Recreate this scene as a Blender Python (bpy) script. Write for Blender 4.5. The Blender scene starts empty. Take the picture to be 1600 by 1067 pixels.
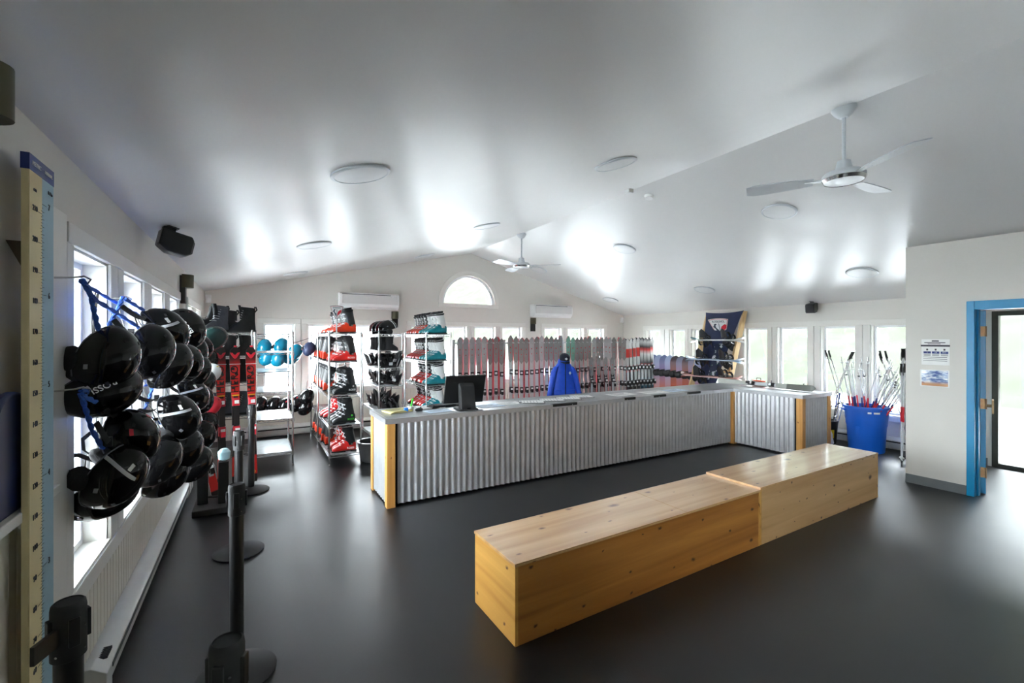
import bpy, bmesh, math, random
from mathutils import Vector, Matrix, Euler, Quaternion
R = math.radians
PI = math.pi
random.seed(7)
scene = bpy.context.scene
C = scene.collection

# ------------------------------------------------------------------ camera, sky, exposure
cam_d = bpy.data.cameras.new('camera')
cam_d.sensor_width = 36.0
cam_d.lens = 36.0 * 700.0 / 1600.0
cam_d.shift_y = -4.5 / 1600.0
cam_d.clip_start = 0.05
cam = bpy.data.objects.new('camera', cam_d)
cam.location = (0, 0, 1.682)
cam.rotation_euler = (R(90), 0, R(-30))
C.objects.link(cam)
scene.camera = cam

world = bpy.data.worlds.new('overcast_sky')
scene.world = world
world.use_nodes = True
bg = world.node_tree.nodes['Background']
bg.inputs['Color'].default_value = (0.88, 0.94, 1.0, 1)
bg.inputs['Strength'].default_value = 1.0

vs = scene.view_settings
vs.view_transform = 'Standard'
vs.look = 'None'
vs.gamma = 1.0
vs.use_curve_mapping = False
vs.exposure = 5.72
scene.cycles.max_bounces = 12
scene.cycles.diffuse_bounces = 7
scene.cycles.transparent_max_bounces = 24

# ------------------------------------------------------------------ materials
def lin(c):
    return c / 12.92 if c <= 0.04045 else ((c + 0.055) / 1.055) ** 2.4

def S(r, g, b):
    return (lin(r / 255), lin(g / 255), lin(b / 255))

MATS = {}

def mat(name, col, rough=0.5, metal=0.0, vary=0.06, scale=12.0, bump=0.0, bscale=60.0, spec=0.5, coat=0.0, trans=0.0):
    """procedural principled material: noise-varied colour and roughness, optional fine bump"""
    if name in MATS:
        return MATS[name]
    m = bpy.data.materials.new(name)
    m.use_nodes = True
    nt = m.node_tree
    b = nt.nodes['Principled BSDF']
    tc = nt.nodes.new('ShaderNodeTexCoord')
    nz = nt.nodes.new('ShaderNodeTexNoise')
    nz.inputs['Scale'].default_value = scale
    nz.inputs['Detail'].default_value = 3
    nt.links.new(tc.outputs['Object'], nz.inputs['Vector'])
    rp = nt.nodes.new('ShaderNodeValToRGB')
    lo = [max(0, c * (1 - vary)) for c in col]
    hi = [min(1, c * (1 + vary)) for c in col]
    rp.color_ramp.elements[0].position = 0.3
    rp.color_ramp.elements[1].position = 0.7
    rp.color_ramp.elements[0].color = (*lo, 1)
    rp.color_ramp.elements[1].color = (*hi, 1)
    nt.links.new(nz.outputs['Fac'], rp.inputs['Fac'])
    nt.links.new(rp.outputs['Color'], b.inputs['Base Color'])
    b.inputs['Roughness'].default_value = rough
    b.inputs['Metallic'].default_value = metal
    b.inputs['Specular IOR Level'].default_value = spec
    b.inputs['Coat Weight'].default_value = coat
    if bump:
        n2 = nt.nodes.new('ShaderNodeTexNoise')
        n2.inputs['Scale'].default_value = bscale
        n2.inputs['Detail'].default_value = 4
        nt.links.new(tc.outputs['Object'], n2.inputs['Vector'])
        bp = nt.nodes.new('ShaderNodeBump')
        bp.inputs['Strength'].default_value = bump
        bp.inputs['Distance'].default_value = 0.01
        nt.links.new(n2.outputs['Fac'], bp.inputs['Height'])
        nt.links.new(bp.outputs['Normal'], b.inputs['Normal'])
    MATS[name] = m
    return m

def wood(name, light, dark, knot, axis=0, rough=0.4, grain=3.0, knots=3.0, coat=0.0):
    """pine: stretched noise grain along an axis plus round knots"""
    m = bpy.data.materials.new(name)
    m.use_nodes = True
    nt = m.node_tree
    L = nt.links.new
    b = nt.nodes['Principled BSDF']
    tc = nt.nodes.new('ShaderNodeTexCoord')
    mp = nt.nodes.new('ShaderNodeMapping')
    sc = [grain * 5] * 3
    sc[axis] = grain * 0.28
    mp.inputs['Scale'].default_value = sc
    L(tc.outputs['Object'], mp.inputs['Vector'])
    nz = nt.nodes.new('ShaderNodeTexNoise')
    nz.inputs['Scale'].default_value = 1.0
    nz.inputs['Detail'].default_value = 6
    nz.inputs['Distortion'].default_value = 0.6
    L(mp.outputs['Vector'], nz.inputs['Vector'])
    rp = nt.nodes.new('ShaderNodeValToRGB')
    rp.color_ramp.elements[0].position = 0.32
    rp.color_ramp.elements[1].position = 0.68
    rp.color_ramp.elements[0].color = (*dark, 1)
    rp.color_ramp.elements[1].color = (*light, 1)
    L(nz.outputs['Fac'], rp.inputs['Fac'])
    sx = nt.nodes.new('ShaderNodeSeparateXYZ'); L(tc.outputs['Object'], sx.inputs['Vector'])
    oth = [k for k in range(3) if k != axis]
    ad = nt.nodes.new('ShaderNodeMath'); ad.operation = 'MULTIPLY_ADD'
    L(sx.outputs[oth[0]], ad.inputs[0]); ad.inputs[1].default_value = 1.37; L(sx.outputs[oth[1]], ad.inputs[2])
    wob = nt.nodes.new('ShaderNodeTexNoise'); wob.inputs['Scale'].default_value = 26; L(tc.outputs['Object'], wob.inputs['Vector'])
    ad2 = nt.nodes.new('ShaderNodeMath'); ad2.operation = 'MULTIPLY_ADD'
    L(wob.outputs['Fac'], ad2.inputs[0]); ad2.inputs[1].default_value = 0.03; L(ad.outputs[0], ad2.inputs[2])
    cx = nt.nodes.new('ShaderNodeCombineXYZ'); L(sx.outputs[axis], cx.inputs[0]); L(ad2.outputs[0], cx.inputs[1])
    mp2 = nt.nodes.new('ShaderNodeMapping')
    mp2.inputs['Scale'].default_value = (knots * 0.8, knots * 1.25, 1)
    mp2.inputs['Location'].default_value = (0.37 * knots, 0.21 * knots, 0)
    L(cx.outputs[0], mp2.inputs['Vector'])
    vo = nt.nodes.new('ShaderNodeTexVoronoi')
    vo.voronoi_dimensions = '2D'
    vo.inputs['Scale'].default_value = 1.0
    L(mp2.outputs['Vector'], vo.inputs['Vector'])
    sr = nt.nodes.new('ShaderNodeSeparateColor'); L(vo.outputs['Color'], sr.inputs[0])
    mr = nt.nodes.new('ShaderNodeMapRange'); mr.inputs['To Min'].default_value = 0.45; mr.inputs['To Max'].default_value = 2.6; L(sr.outputs[0], mr.inputs['Value'])
    md = nt.nodes.new('ShaderNodeMath'); md.operation = 'MULTIPLY'; L(vo.outputs['Distance'], md.inputs[0]); L(mr.outputs['Result'], md.inputs[1])
    rk = nt.nodes.new('ShaderNodeValToRGB')
    rk.color_ramp.elements[0].position = 0.028
    rk.color_ramp.elements[0].color = (1, 1, 1, 1)
    rk.color_ramp.elements[1].position = 0.085
    rk.color_ramp.elements[1].color = (0, 0, 0, 1)
    L(md.outputs[0], rk.inputs['Fac'])
    mx = nt.nodes.new('ShaderNodeMix')
    mx.data_type = 'RGBA'
    L(rk.outputs['Color'], mx.inputs[0])
    L(rp.outputs['Color'], mx.inputs[6])
    mx.inputs[7].default_value = (*knot, 1)
    L(mx.outputs[2], b.inputs['Base Color'])
    b.inputs['Roughness'].default_value = rough
    b.inputs['Coat Weight'].default_value = coat
    b.inputs['Coat Roughness'].default_value = 0.12
    MATS[name] = m
    return m

def glass_mat():
    m = bpy.data.materials.new('window_glass')
    m.use_nodes = True
    nt = m.node_tree
    nt.nodes.clear()
    out = nt.nodes.new('ShaderNodeOutputMaterial')
    tr = nt.nodes.new('ShaderNodeBsdfTransparent')
    tr.inputs['Color'].default_value = (0.97, 0.985, 0.98, 1)
    gl = nt.nodes.new('ShaderNodeBsdfGlossy')
    gl.inputs['Roughness'].default_value = 0.02
    lw = nt.nodes.new('ShaderNodeFresnel')
    lw.inputs['IOR'].default_value = 1.35
    mx = nt.nodes.new('ShaderNodeMixShader')
    nt.links.new(lw.outputs['Fac'], mx.inputs['Fac'])
    nt.links.new(tr.outputs['BSDF'], mx.inputs[1])
    nt.links.new(gl.outputs['BSDF'], mx.inputs[2])
    nt.links.new(mx.outputs['Shader'], out.inputs['Surface'])
    return m

def floor_mat():
    m = bpy.data.materials.new('black_rubber_floor')
    m.use_nodes = True
    nt = m.node_tree
    L = nt.links.new
    b = nt.nodes['Principled BSDF']
    tc = nt.nodes.new('ShaderNodeTexCoord')
    n1 = nt.nodes.new('ShaderNodeTexNoise'); n1.inputs['Scale'].default_value = 1.6; n1.inputs['Detail'].default_value = 8
    n2 = nt.nodes.new('ShaderNodeTexNoise'); n2.inputs['Scale'].default_value = 260; n2.inputs['Detail'].default_value = 2
    vo = nt.nodes.new('ShaderNodeTexVoronoi'); vo.inputs['Scale'].default_value = 9.0
    for n in (n1, n2, vo):
        L(tc.outputs['Object'], n.inputs['Vector'])
    r1 = nt.nodes.new('ShaderNodeValToRGB')
    r1.color_ramp.elements[0].position = 0.3; r1.color_ramp.elements[0].color = (0.006, 0.0063, 0.007, 1)
    r1.color_ramp.elements[1].position = 0.75; r1.color_ramp.elements[1].color = (0.012, 0.012, 0.013, 1)
    L(n1.outputs['Fac'], r1.inputs['Fac'])
    r2 = nt.nodes.new('ShaderNodeValToRGB')
    r2.color_ramp.elements[0].position = 0.012; r2.color_ramp.elements[0].color = (1, 1, 1, 1)
    r2.color_ramp.elements[1].position = 0.03; r2.color_ramp.elements[1].color = (0, 0, 0, 1)
    L(vo.outputs['Distance'], r2.inputs['Fac'])
    mx = nt.nodes.new('ShaderNodeMix'); mx.data_type = 'RGBA'
    L(r2.outputs['Color'], mx.inputs[0]); L(r1.outputs['Color'], mx.inputs[6]); mx.inputs[7].default_value = (0.035, 0.034, 0.033, 1)
    L(mx.outputs[2], b.inputs['Base Color'])
    r3 = nt.nodes.new('ShaderNodeMapRange')
    r3.inputs['To Min'].default_value = 0.27; r3.inputs['To Max'].default_value = 0.42
    L(n1.outputs['Fac'], r3.inputs['Value']); L(r3.outputs['Result'], b.inputs['Roughness'])
    b.inputs['Specular IOR Level'].default_value = 0.5
    bp = nt.nodes.new('ShaderNodeBump'); bp.inputs['Strength'].default_value = 0.25; bp.inputs['Distance'].default_value = 0.004
    L(n2.outputs['Fac'], bp.inputs['Height']); L(bp.outputs['Normal'], b.inputs['Normal'])
    return m

def ceiling_mat():
    m = bpy.data.materials.new('semi_gloss_ceiling_paint')
    m.use_nodes = True
    nt = m.node_tree
    L = nt.links.new
    b = nt.nodes['Principled BSDF']
    b.inputs['Base Color'].default_value = (*S(222, 222, 221), 1)
    b.inputs['Roughness'].default_value = 0.35
    b.inputs['Specular IOR Level'].default_value = 0.5
    tc = nt.nodes.new('ShaderNodeTexCoord')
    n1 = nt.nodes.new('ShaderNodeTexNoise'); n1.inputs['Scale'].default_value = 1.1; n1.inputs['Detail'].default_value = 2
    L(tc.outputs['Object'], n1.inputs['Vector'])
    bp = nt.nodes.new('ShaderNodeBump'); bp.inputs['Strength'].default_value = 0.35; bp.inputs['Distance'].default_value = 0.06
    L(n1.outputs['Fac'], bp.inputs['Height']); L(bp.outputs['Normal'], b.inputs['Normal'])
    return m

def ramp_mat(name, stops, axis=2, z0=0.0, z1=1.0, rough=0.35, noise=0.0):
    """colour bands along an object axis (printed top sheets)"""
    m = bpy.data.materials.new(name)
    m.use_nodes = True
    nt = m.node_tree
    L = nt.links.new
    b = nt.nodes['Principled BSDF']
    tc = nt.nodes.new('ShaderNodeTexCoord')
    sp = nt.nodes.new('ShaderNodeSeparateXYZ')
    L(tc.outputs['Object'], sp.inputs['Vector'])
    mr = nt.nodes.new('ShaderNodeMapRange')
    mr.inputs['From Min'].default_value = z0; mr.inputs['From Max'].default_value = z1
    src = sp.outputs[axis]
    if noise:
        nz = nt.nodes.new('ShaderNodeTexNoise'); nz.inputs['Scale'].default_value = 7
        L(tc.outputs['Object'], nz.inputs['Vector'])
        ma = nt.nodes.new('ShaderNodeMath'); ma.operation = 'MULTIPLY_ADD'
        L(nz.outputs['Fac'], ma.inputs[0]); ma.inputs[1].default_value = noise; L(src, ma.inputs[2])
        src = ma.outputs[0]
    L(src, mr.inputs['Value'])
    rp = nt.nodes.new('ShaderNodeValToRGB')
    cr = rp.color_ramp
    cr.elements[0].position, cr.elements[0].color = stops[0][0], (*stops[0][1], 1)
    cr.elements[1].position, cr.elements[1].color = stops[-1][0], (*stops[-1][1], 1)
    for p, c in stops[1:-1]:
        e = cr.elements.new(p); e.color = (*c, 1)
    L(mr.outputs['Result'], rp.inputs['Fac'])
    L(rp.outputs['Color'], b.inputs['Base Color'])
    b.inputs['Roughness'].default_value = rough
    MATS[name] = m
    return m

M_WALL = mat('white_wall_paint', S(214, 211, 204), 0.6, vary=0.02, scale=2.0, bump=0.06, bscale=180)
M_TRIM = mat('white_trim_paint', S(222, 220, 214), 0.42, vary=0.02, scale=3)
M_WAINS = mat('cream_beadboard_paint', S(216, 212, 200), 0.45, vary=0.02, scale=5)
M_CEIL = ceiling_mat()
M_FLOOR = floor_mat()
M_GLASS = glass_mat()
M_VINYL = mat('white_vinyl_sash', S(235, 238, 240), 0.35, vary=0.01)
M_GREYB = mat('grey_rubber_baseboard', S(104, 110, 112), 0.5, vary=0.05)
M_BLUE = mat('blue_door_paint', S(8, 136, 186), 0.35, vary=0.05, scale=6)
M_BRONZE = mat('bronze_door_frame', S(66, 66, 58), 0.4, metal=0.3, vary=0.1)
M_BRASS = mat('aged_brass', S(150, 122, 88), 0.45, metal=0.7, vary=0.2, scale=30)
M_BLACK = mat('black_plastic', (0.012, 0.012, 0.013), 0.35, vary=0.15)
M_GLOSS = mat('glossy_black_helmet_shell', (0.004, 0.004, 0.0045), 0.08, vary=0.15, spec=0.35)
M_FOAM = mat('black_liner_fabric', (0.018, 0.018, 0.02), 0.9, vary=0.3, scale=60, bump=0.3)
M_RUBBER = mat('matte_black_rubber', (0.02, 0.02, 0.021), 0.65, vary=0.15)
M_SILVER = mat('silver_strip', S(200, 203, 206), 0.3, vary=0.05)
M_WHITE = mat('white_plastic', S(232, 233, 232), 0.35, vary=0.02)
M_FANW = mat('white_fan_enamel', S(205, 210, 214), 0.3, vary=0.02)
M_DIFF = mat('frosted_lamp_diffuser', S(222, 224, 225), 0.4, vary=0.02)
M_CHROME = mat('chrome_wire', (0.62, 0.62, 0.62), 0.22, metal=1.0, vary=0.08, scale=40)
M_STEEL = mat('galvanised_corrugated_steel', (0.58, 0.59, 0.61), 0.33, metal=0.6, vary=0.06, scale=9, bump=0.05, bscale=90)
M_TOPST = mat('galvanised_sheet_top', (0.34, 0.355, 0.365), 0.36, metal=0.55, vary=0.14, scale=14)
M_PINE = wood('lumber_pine', S(222, 170, 98), S(196, 136, 66), S(112, 62, 28), axis=2, knots=2.6)
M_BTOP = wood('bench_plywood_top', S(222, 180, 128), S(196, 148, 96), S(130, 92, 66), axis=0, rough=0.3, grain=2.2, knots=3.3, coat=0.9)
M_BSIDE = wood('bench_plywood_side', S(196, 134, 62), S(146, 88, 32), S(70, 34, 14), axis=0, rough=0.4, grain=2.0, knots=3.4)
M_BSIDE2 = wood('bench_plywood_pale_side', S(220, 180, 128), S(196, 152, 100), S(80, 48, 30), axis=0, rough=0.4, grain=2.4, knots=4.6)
M_BEND = wood('bench_plywood_end', S(220, 170, 88), S(190, 134, 58), S(100, 54, 24), axis=1, rough=0.4, grain=2.0, knots=3.5)
M_PLYED = mat('plywood_edge', S(214, 176, 122), 0.6, vary=0.2, scale=120)
M_PLANK = wood('pale_pine_plank', S(228, 198, 150), S(206, 168, 112), S(150, 100, 60), axis=2, knots=3.4)
M_DARKW = mat('brown_stained_wood', S(92, 78, 58), 0.6, vary=0.2, scale=30)
M_ROPE = mat('blue_rope', S(34, 92, 190), 0.7, vary=0.35, scale=160, bump=0.6, bscale=300)
M_STRAP = mat('black_webbing', (0.014, 0.014, 0.016), 0.8, vary=0.2)
M_RULERC = mat('ruler_cream_face', S(226, 210, 160), 0.5, vary=0.03)
M_RULERB = mat('ruler_light_blue_face', S(150, 184, 200), 0.5, vary=0.03)
M_NAVY = mat('navy_print', S(30, 52, 120), 0.5, vary=0.05)
M_NAVYF = mat('navy_fabric', S(38, 48, 84), 0.55, vary=0.15, scale=8)
M_INK = mat('dark_print_ink', S(58, 58, 68), 0.6, vary=0.05)
M_RED = mat('red_orange_boot_plastic', S(222, 58, 26), 0.28, vary=0.08, scale=9)
M_REDD = mat('deep_red_boot_plastic', S(206, 34, 30), 0.28, vary=0.08)
M_TEAL = mat('teal_boot_plastic', S(10, 122, 134), 0.28, vary=0.1)
M_CLEAR = mat('milky_boot_plastic', S(206, 208, 206), 0.3, vary=0.06)
M_DGREY = mat('charcoal_boot_plastic', S(44, 45, 47), 0.35, vary=0.12)
M_BBOOT = mat('black_boot_plastic', S(22, 26, 28), 0.3, vary=0.12)
M_GREEN = mat('green_accent', S(60, 200, 50), 0.4, vary=0.05)
M_SBOOT = mat('black_boot_suede', S(34, 35, 37), 0.75, vary=0.2, scale=30, bump=0.2)
M_SBOOTG = mat('grey_boot_suede', S(84, 88, 96), 0.75, vary=0.15, scale=30, bump=0.2)
M_YELLOW = mat('yellow_tag', S(226, 200, 30), 0.5)
M_BHELM = mat('bright_blue_helmet_shell', S(14, 116, 146), 0.2, vary=0.08)
M_GHELM = mat('dark_green_helmet_shell', S(30, 52, 50), 0.22, vary=0.1)
M_MAROON = mat('maroon_helmet_shell', S(84, 24, 30), 0.2, vary=0.1)
M_SKIRED = mat('red_ski_sidewall', S(188, 84, 92), 0.35, vary=0.08)
M_SKIPINK = mat('pale_red_ski_base', S(208, 150, 154), 0.35, vary=0.08)
M_ALU = mat('aluminium_shaft', (0.66, 0.67, 0.68), 0.25, metal=0.9, vary=0.06)
M_PWHITE = mat('white_pole_shaft', S(214, 216, 220), 0.3, vary=0.04)
M_BIN = mat('blue_bin_plastic', S(16, 92, 196), 0.38, vary=0.05, scale=4)
M_BAG = mat('white_plastic_bag', S(226, 228, 232), 0.4, vary=0.05, bump=0.4, bscale=14)
M_PAPER = mat('white_paper', S(238, 238, 236), 0.7, vary=0.02)
M_PAPERB = mat('pale_blue_paper', S(196, 212, 230), 0.7, vary=0.05)
M_PAPERY = mat('yellow_paper', S(226, 214, 150), 0.7, vary=0.05)
M_JACKET = mat('royal_blue_jacket_fabric', S(22, 78, 200), 0.55, vary=0.12, scale=10, bump=0.25, bscale=22)
M_CAP = mat('dark_navy_cap_fabric', S(22, 28, 44), 0.8, vary=0.1)
M_RACK = mat('silver_painted_rack', S(196, 200, 202), 0.35, metal=0.2, vary=0.04)
M_GREYP = mat('grey_steel_stanchion', S(128, 132, 138), 0.25, metal=0.8, vary=0.06)
M_HEATER = mat('white_heater_enamel', S(206, 206, 202), 0.4, vary=0.03)
M_ORANGE = mat('orange_plastic', S(232, 84, 40), 0.4)
M_OLIVE = mat('olive_sconce_metal', S(72, 70, 48), 0.45, metal=0.3, vary=0.1)
M_SLATE = mat('dark_sconce_metal', S(38, 38, 38), 0.5, metal=0.2, vary=0.1)
M_LOGOR = mat('logo_red', S(206, 34, 52), 0.4)
M_LOGOG = mat('logo_slate', S(48, 58, 74), 0.4)

# ------------------------------------------------------------------ mesh helpers
class MB:
    def __init__(s):
        s.v = []; s.f = []; s.m = []; s.mi = 0
    def add(s, vs, fs, M=None):
        o = len(s.v)
        for p in vs:
            p = Vector(p)
            s.v.append(tuple(M @ p) if M else tuple(p))
        for f in fs:
            s.f.append(tuple(i + o for i in f)); s.m.append(s.mi)
        return s
    def box(s, x0, x1, y0, y1, z0, z1, M=None):
        vs = [(x, y, z) for z in (z0, z1) for y in (y0, y1) for x in (x0, x1)]
        return s.add(vs, [(0, 2, 3, 1), (4, 5, 7, 6), (0, 1, 5, 4), (2, 6, 7, 3), (0, 4, 6, 2), (1, 3, 7, 5)], M)
    def rings(s, rings, cap=True, closed=False, M=None):
        """loft through rings of equal point count"""
        n = len(rings[0]); assert all(len(r) == n for r in rings); vs = [p for r in rings for p in r]; fs = []
        k = len(rings)
        for i in range(k if closed else k - 1):
            a = i * n; b = ((i + 1) % k) * n
            for j in range(n):
                fs.append((a + j, a + (j + 1) % n, b + (j + 1) % n, b + j))
        if cap and not closed:
            fs.append(tuple(range(n))[::-1]); fs.append(tuple((k - 1) * n + j for j in range(n)))
        return s.add(vs, fs, M)
    def cyl(s, p0, p1, r0, r1=None, n=10, cap=True):
        r1 = r0 if r1 is None else r1
        p0 = Vector(p0); p1 = Vector(p1); d = (p1 - p0).normalized()
        a = d.orthogonal().normalized(); b = d.cross(a)
        rg = []
        for p, r in ((p0, r0), (p1, r1)):
            rg.append([tuple(p + r * (math.cos(2 * PI * j / n) * a + math.sin(2 * PI * j / n) * b)) for j in range(n)])
        return s.rings(rg, cap)
    def tube(s, pts, r, n=6, closed=False, flat=None):
        pts = [Vector(p) for p in pts]; rg = []
        k = len(pts); up = None
        for i, p in enumerate(pts):
            q0 = pts[(i - 1) % k] if (closed or i) else p
            q1 = pts[(i + 1) % k] if (closed or i < k - 1) else p
            d = (q1 - q0).normalized()
            if up is None:
                up = d.orthogonal().normalized()
            up = (up - d * up.dot(d)).normalized() if (up - d * up.dot(d)).length > 1e-5 else d.orthogonal().normalized()
            b = d.cross(up)
            ra, rb = (r, r) if flat is None else (r, flat)
            rg.append([tuple(p + math.cos(2 * PI * j / n) * ra * up + math.sin(2 * PI * j / n) * rb * b) for j in range(n)])
        return s.rings(rg, not closed, closed)
    def lathe(s, prof, n=20, M=None, cap=True):
        return s.rings([[(r * math.cos(2 * PI * j / n), r * math.sin(2 * PI * j / n), z) for j in range(n)] for r, z in prof], cap, False, M)
    def prism(s, poly, d0, d1, axis=1, M=None):
        """poly of 2D points extruded along axis; axis 0: (y,z), 1: (x,z), 2: (x,y)"""
        def p3(p, d):
            return (d, p[0], p[1]) if axis == 0 else (p[0], d, p[1]) if axis == 1 else (p[0], p[1], d)
        n = len(poly)
        vs = [p3(p, d0) for p in poly] + [p3(p, d1) for p in poly]
        fs = [tuple(range(n)), tuple(range(2 * n - 1, n - 1, -1))] + [(i, (i + 1) % n + 0, (i + 1) % n + n, i + n)[::-1] for i in range(n)]
        return s.add(vs, fs, M)
    def ell(s, c, rx, ry, rz, n=14, k=8, M=None):
        rg = []
        for i in range(k + 1):
            a = -PI / 2 + PI * (0.02 + 0.96 * i / k)
            rg.append([(c[0] + rx * math.cos(a) * math.cos(2 * PI * j / n), c[1] + ry * math.cos(a) * math.sin(2 * PI * j / n), c[2] + rz * math.sin(a)) for j in range(n)])
        return s.rings(rg, True, False, M)
    def mesh(s, name, mats, angle=38):
        me = bpy.data.meshes.new(name)
        me.from_pydata(s.v, [], s.f)
        for m in (mats if isinstance(mats, (list, tuple)) else [mats]):
            me.materials.append(m)
        me.polygons.foreach_set('material_index', s.m)
        bm = bmesh.new(); bm.from_mesh(me)
        bmesh.ops.recalc_face_normals(bm, faces=bm.faces)
        bm.to_mesh(me); bm.free()
        me.polygons.foreach_set('use_smooth', [True] * len(me.polygons))
        me.set_sharp_from_angle(angle=R(angle))
        return me

def link(o, parent=None):
    C.objects.link(o)
    if parent is not None:
        o.parent = parent
    return o

def obj(name, mb, mats, parent=None, loc=(0, 0, 0), rot=(0, 0, 0), label=None, bevel=0, angle=38):
    me = mb.mesh(name, mats, angle) if isinstance(mb, MB) else mb
    o = bpy.data.objects.new(name, me)
    o.location = loc; o.rotation_euler = rot
    link(o, parent)
    if label:
        o['label'] = label
    if bevel:
        md = o.modifiers.new('bevel', 'BEVEL'); md.width = bevel; md.segments = 2; md.limit_method = 'ANGLE'
    return o

def tag(o, label, cat, group=None):
    o['label'] = label; o['category'] = cat
    if group:
        o['group'] = group
    return o

def thing(name, label, cat, loc=(0, 0, 0), rot=(0, 0, 0), group=None):
    o = bpy.data.objects.new(name, None)
    o.empty_display_size = 0.1
    o.location = loc; o.rotation_euler = rot
    link(o)
    return tag(o, label, cat, group)

def struct(name, mb, mats, parent=None, **k):
    o = obj(name, mb, mats, parent, **k)
    if parent is None:
        o['kind'] = 'structure'
    return o

def dup(root, label, group=None, loc=None, rot=None, mtx=None, scale=None):
    """copy a thing with its parts and their sub-parts (mesh data shared)"""
    def cp(o, parent):
        c = o.copy(); C.objects.link(c)
        if parent is not None:
            c.parent = parent
        for ch in o.children:
            cp(ch, c)
        return c
    r = cp(root, None)
    r['label'] = label
    if group:
        r['group'] = group
    put(r, loc, rot, mtx, scale)
    return r

def put(r, loc=None, rot=None, mtx=None, scale=None):
    if mtx is not None:
        r.matrix_basis = mtx
    if loc is not None:
        r.location = loc
    if rot is not None:
        r.rotation_euler = rot
    if scale is not None:
        r.scale = (scale,) * 3 if isinstance(scale, (int, float)) else scale
    return r

class Proto:
    """first use moves the prototype, later uses copy it"""
    def __init__(s, make):
        s.make = make; s.o = None
    def place(s, label, group=None, loc=None, rot=None, mtx=None, scale=None):
        if s.o is None:
            s.o = s.make()
            s.o['label'] = label
            if group:
                s.o['group'] = group
            return put(s.o, loc, rot, mtx, scale)
        return dup(s.o, label, group, loc, rot, mtx, scale if scale is not None else 1.0)

# text meshes are made once, up front
_TX = {}
def text_mesh(body, size, ext=0.0008):
    key = (body, size, ext)
    if key not in _TX:
        cu = bpy.data.curves.new('lettering', 'FONT')
        cu.body = body; cu.size = size; cu.extrude = ext
        cu.align_x = 'CENTER'; cu.align_y = 'CENTER'; cu.resolution_u = 3
        o = bpy.data.objects.new('lettering', cu); C.objects.link(o)
        dg = bpy.context.evaluated_depsgraph_get()
        me = bpy.data.meshes.new_from_object(o.evaluated_get(dg))
        me.name = 'lettering'
        bpy.data.objects.remove(o); bpy.data.curves.remove(cu)
        _TX[key] = me
    return _TX[key]

def text(body, size, m, parent, loc, rot, ext=0.0008, name='lettering', scale=None):
    me = text_mesh(body, size, ext).copy()
    me.materials.clear(); me.materials.append(m)
    o = bpy.data.objects.new(name, me)
    o.location = loc; o.rotation_euler = rot
    if scale:
        o.scale = scale
    return link(o, parent)

for t_, s_ in [(str(n), 0.026) for n in range(60, 220, 10)] + [(str(n), 0.03) for n in range(2, 8)]:
    text_mesh(t_, s_)

ORD = ['first', 'second', 'third', 'fourth', 'fifth', 'sixth', 'seventh', 'eighth', 'ninth', 'tenth', 'eleventh', 'twelfth', 'thirteenth', 'fourteenth', 'fifteenth', 'sixteenth']

def aim(v, roll=0.0, loc=(0, 0, 0), sc=1.0):
    """matrix whose local +z looks along v"""
    q = Vector((0, 0, 1)).rotation_difference(Vector(v).normalized())
    return Matrix.Translation(loc) @ q.to_matrix().to_4x4() @ Matrix.Rotation(roll, 4, 'Z') @ Matrix.Scale(sc, 4)

# ------------------------------------------------------------------ the room
XL, XR, YF, YB = -0.68, 8.43, 8.75, -3.6
RX, RZ, ZL, ZR = 4.03, 3.505, 2.45, 2.285
TH = 0.14
def zc(x):
    return RZ - (RX - x) * (RZ - ZL) / (RX - XL) if x < RX else RZ - (x - RX) * (RZ - ZR) / (XR - RX)

struct('floor', MB().box(XL - 0.2, XR + 0.2, YB - 0.2, YF + 0.2, -0.1, 0), M_FLOOR)
cb = MB()
xa, xb = XL - TH, XR + TH
cb.prism([(xa, zc(xa)), (RX, RZ), (xb, zc(xb)), (xb, zc(xb) + 0.16), (RX, RZ + 0.16), (xa, zc(xa) + 0.16)], YB - TH, YF + TH, 1)
struct('ceiling', cb, M_CEIL, angle=15)

def wall_boxes(mb, ax, c0, c1, a0, a1, z0, z1, holes):
    """wall slab between a0..a1 with rectangular holes (a,b,z0,z1)"""
    hs = sorted(holes); prev = a0
    def bx(p, q, lo, hi):
        if q - p < 1e-4 or hi - lo < 1e-4:
            return
        if ax == 'x':
            mb.box(c0, c1, p, q, lo, hi)
        else:
            mb.box(p, q, c0, c1, lo, hi)
    for a, b, lo, hi in hs:
        bx(prev, a, z0, z1); bx(a, b, z0, lo); bx(a, b, hi, z1); prev = b
    bx(prev, a1, z0, z1)

LW = [(-1.70, -1.12), (-0.85, -0.27), (2.59, 3.17), (3.44, 4.02), (4.28, 4.86), (5.12, 5.70), (6.46, 7.04), (7.30, 7.88)]  # first two are unseen behind the camera, added to light partition and benches
FW = [(0.14, 0.64), (0.83, 1.37), (1.54, 2.08), (2.72, 3.24), (3.42, 3.95), (4.11, 4.64), (4.79, 5.32), (5.92, 6.44), (6.60, 7.11), (7.25, 7.77)]
RW = [(2.75, 3.29), (3.49, 4.01), (4.21, 4.75), (4.92, 5.40), (5.92, 6.62), (6.79, 7.23), (7.50, 7.95)]
LZ, FZ, RZW = (0.60, 2.08), (0.78, 1.95), (0.50, 1.90)
DOOR = (0.98, 1.95, 0.0, 2.04)

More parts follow.
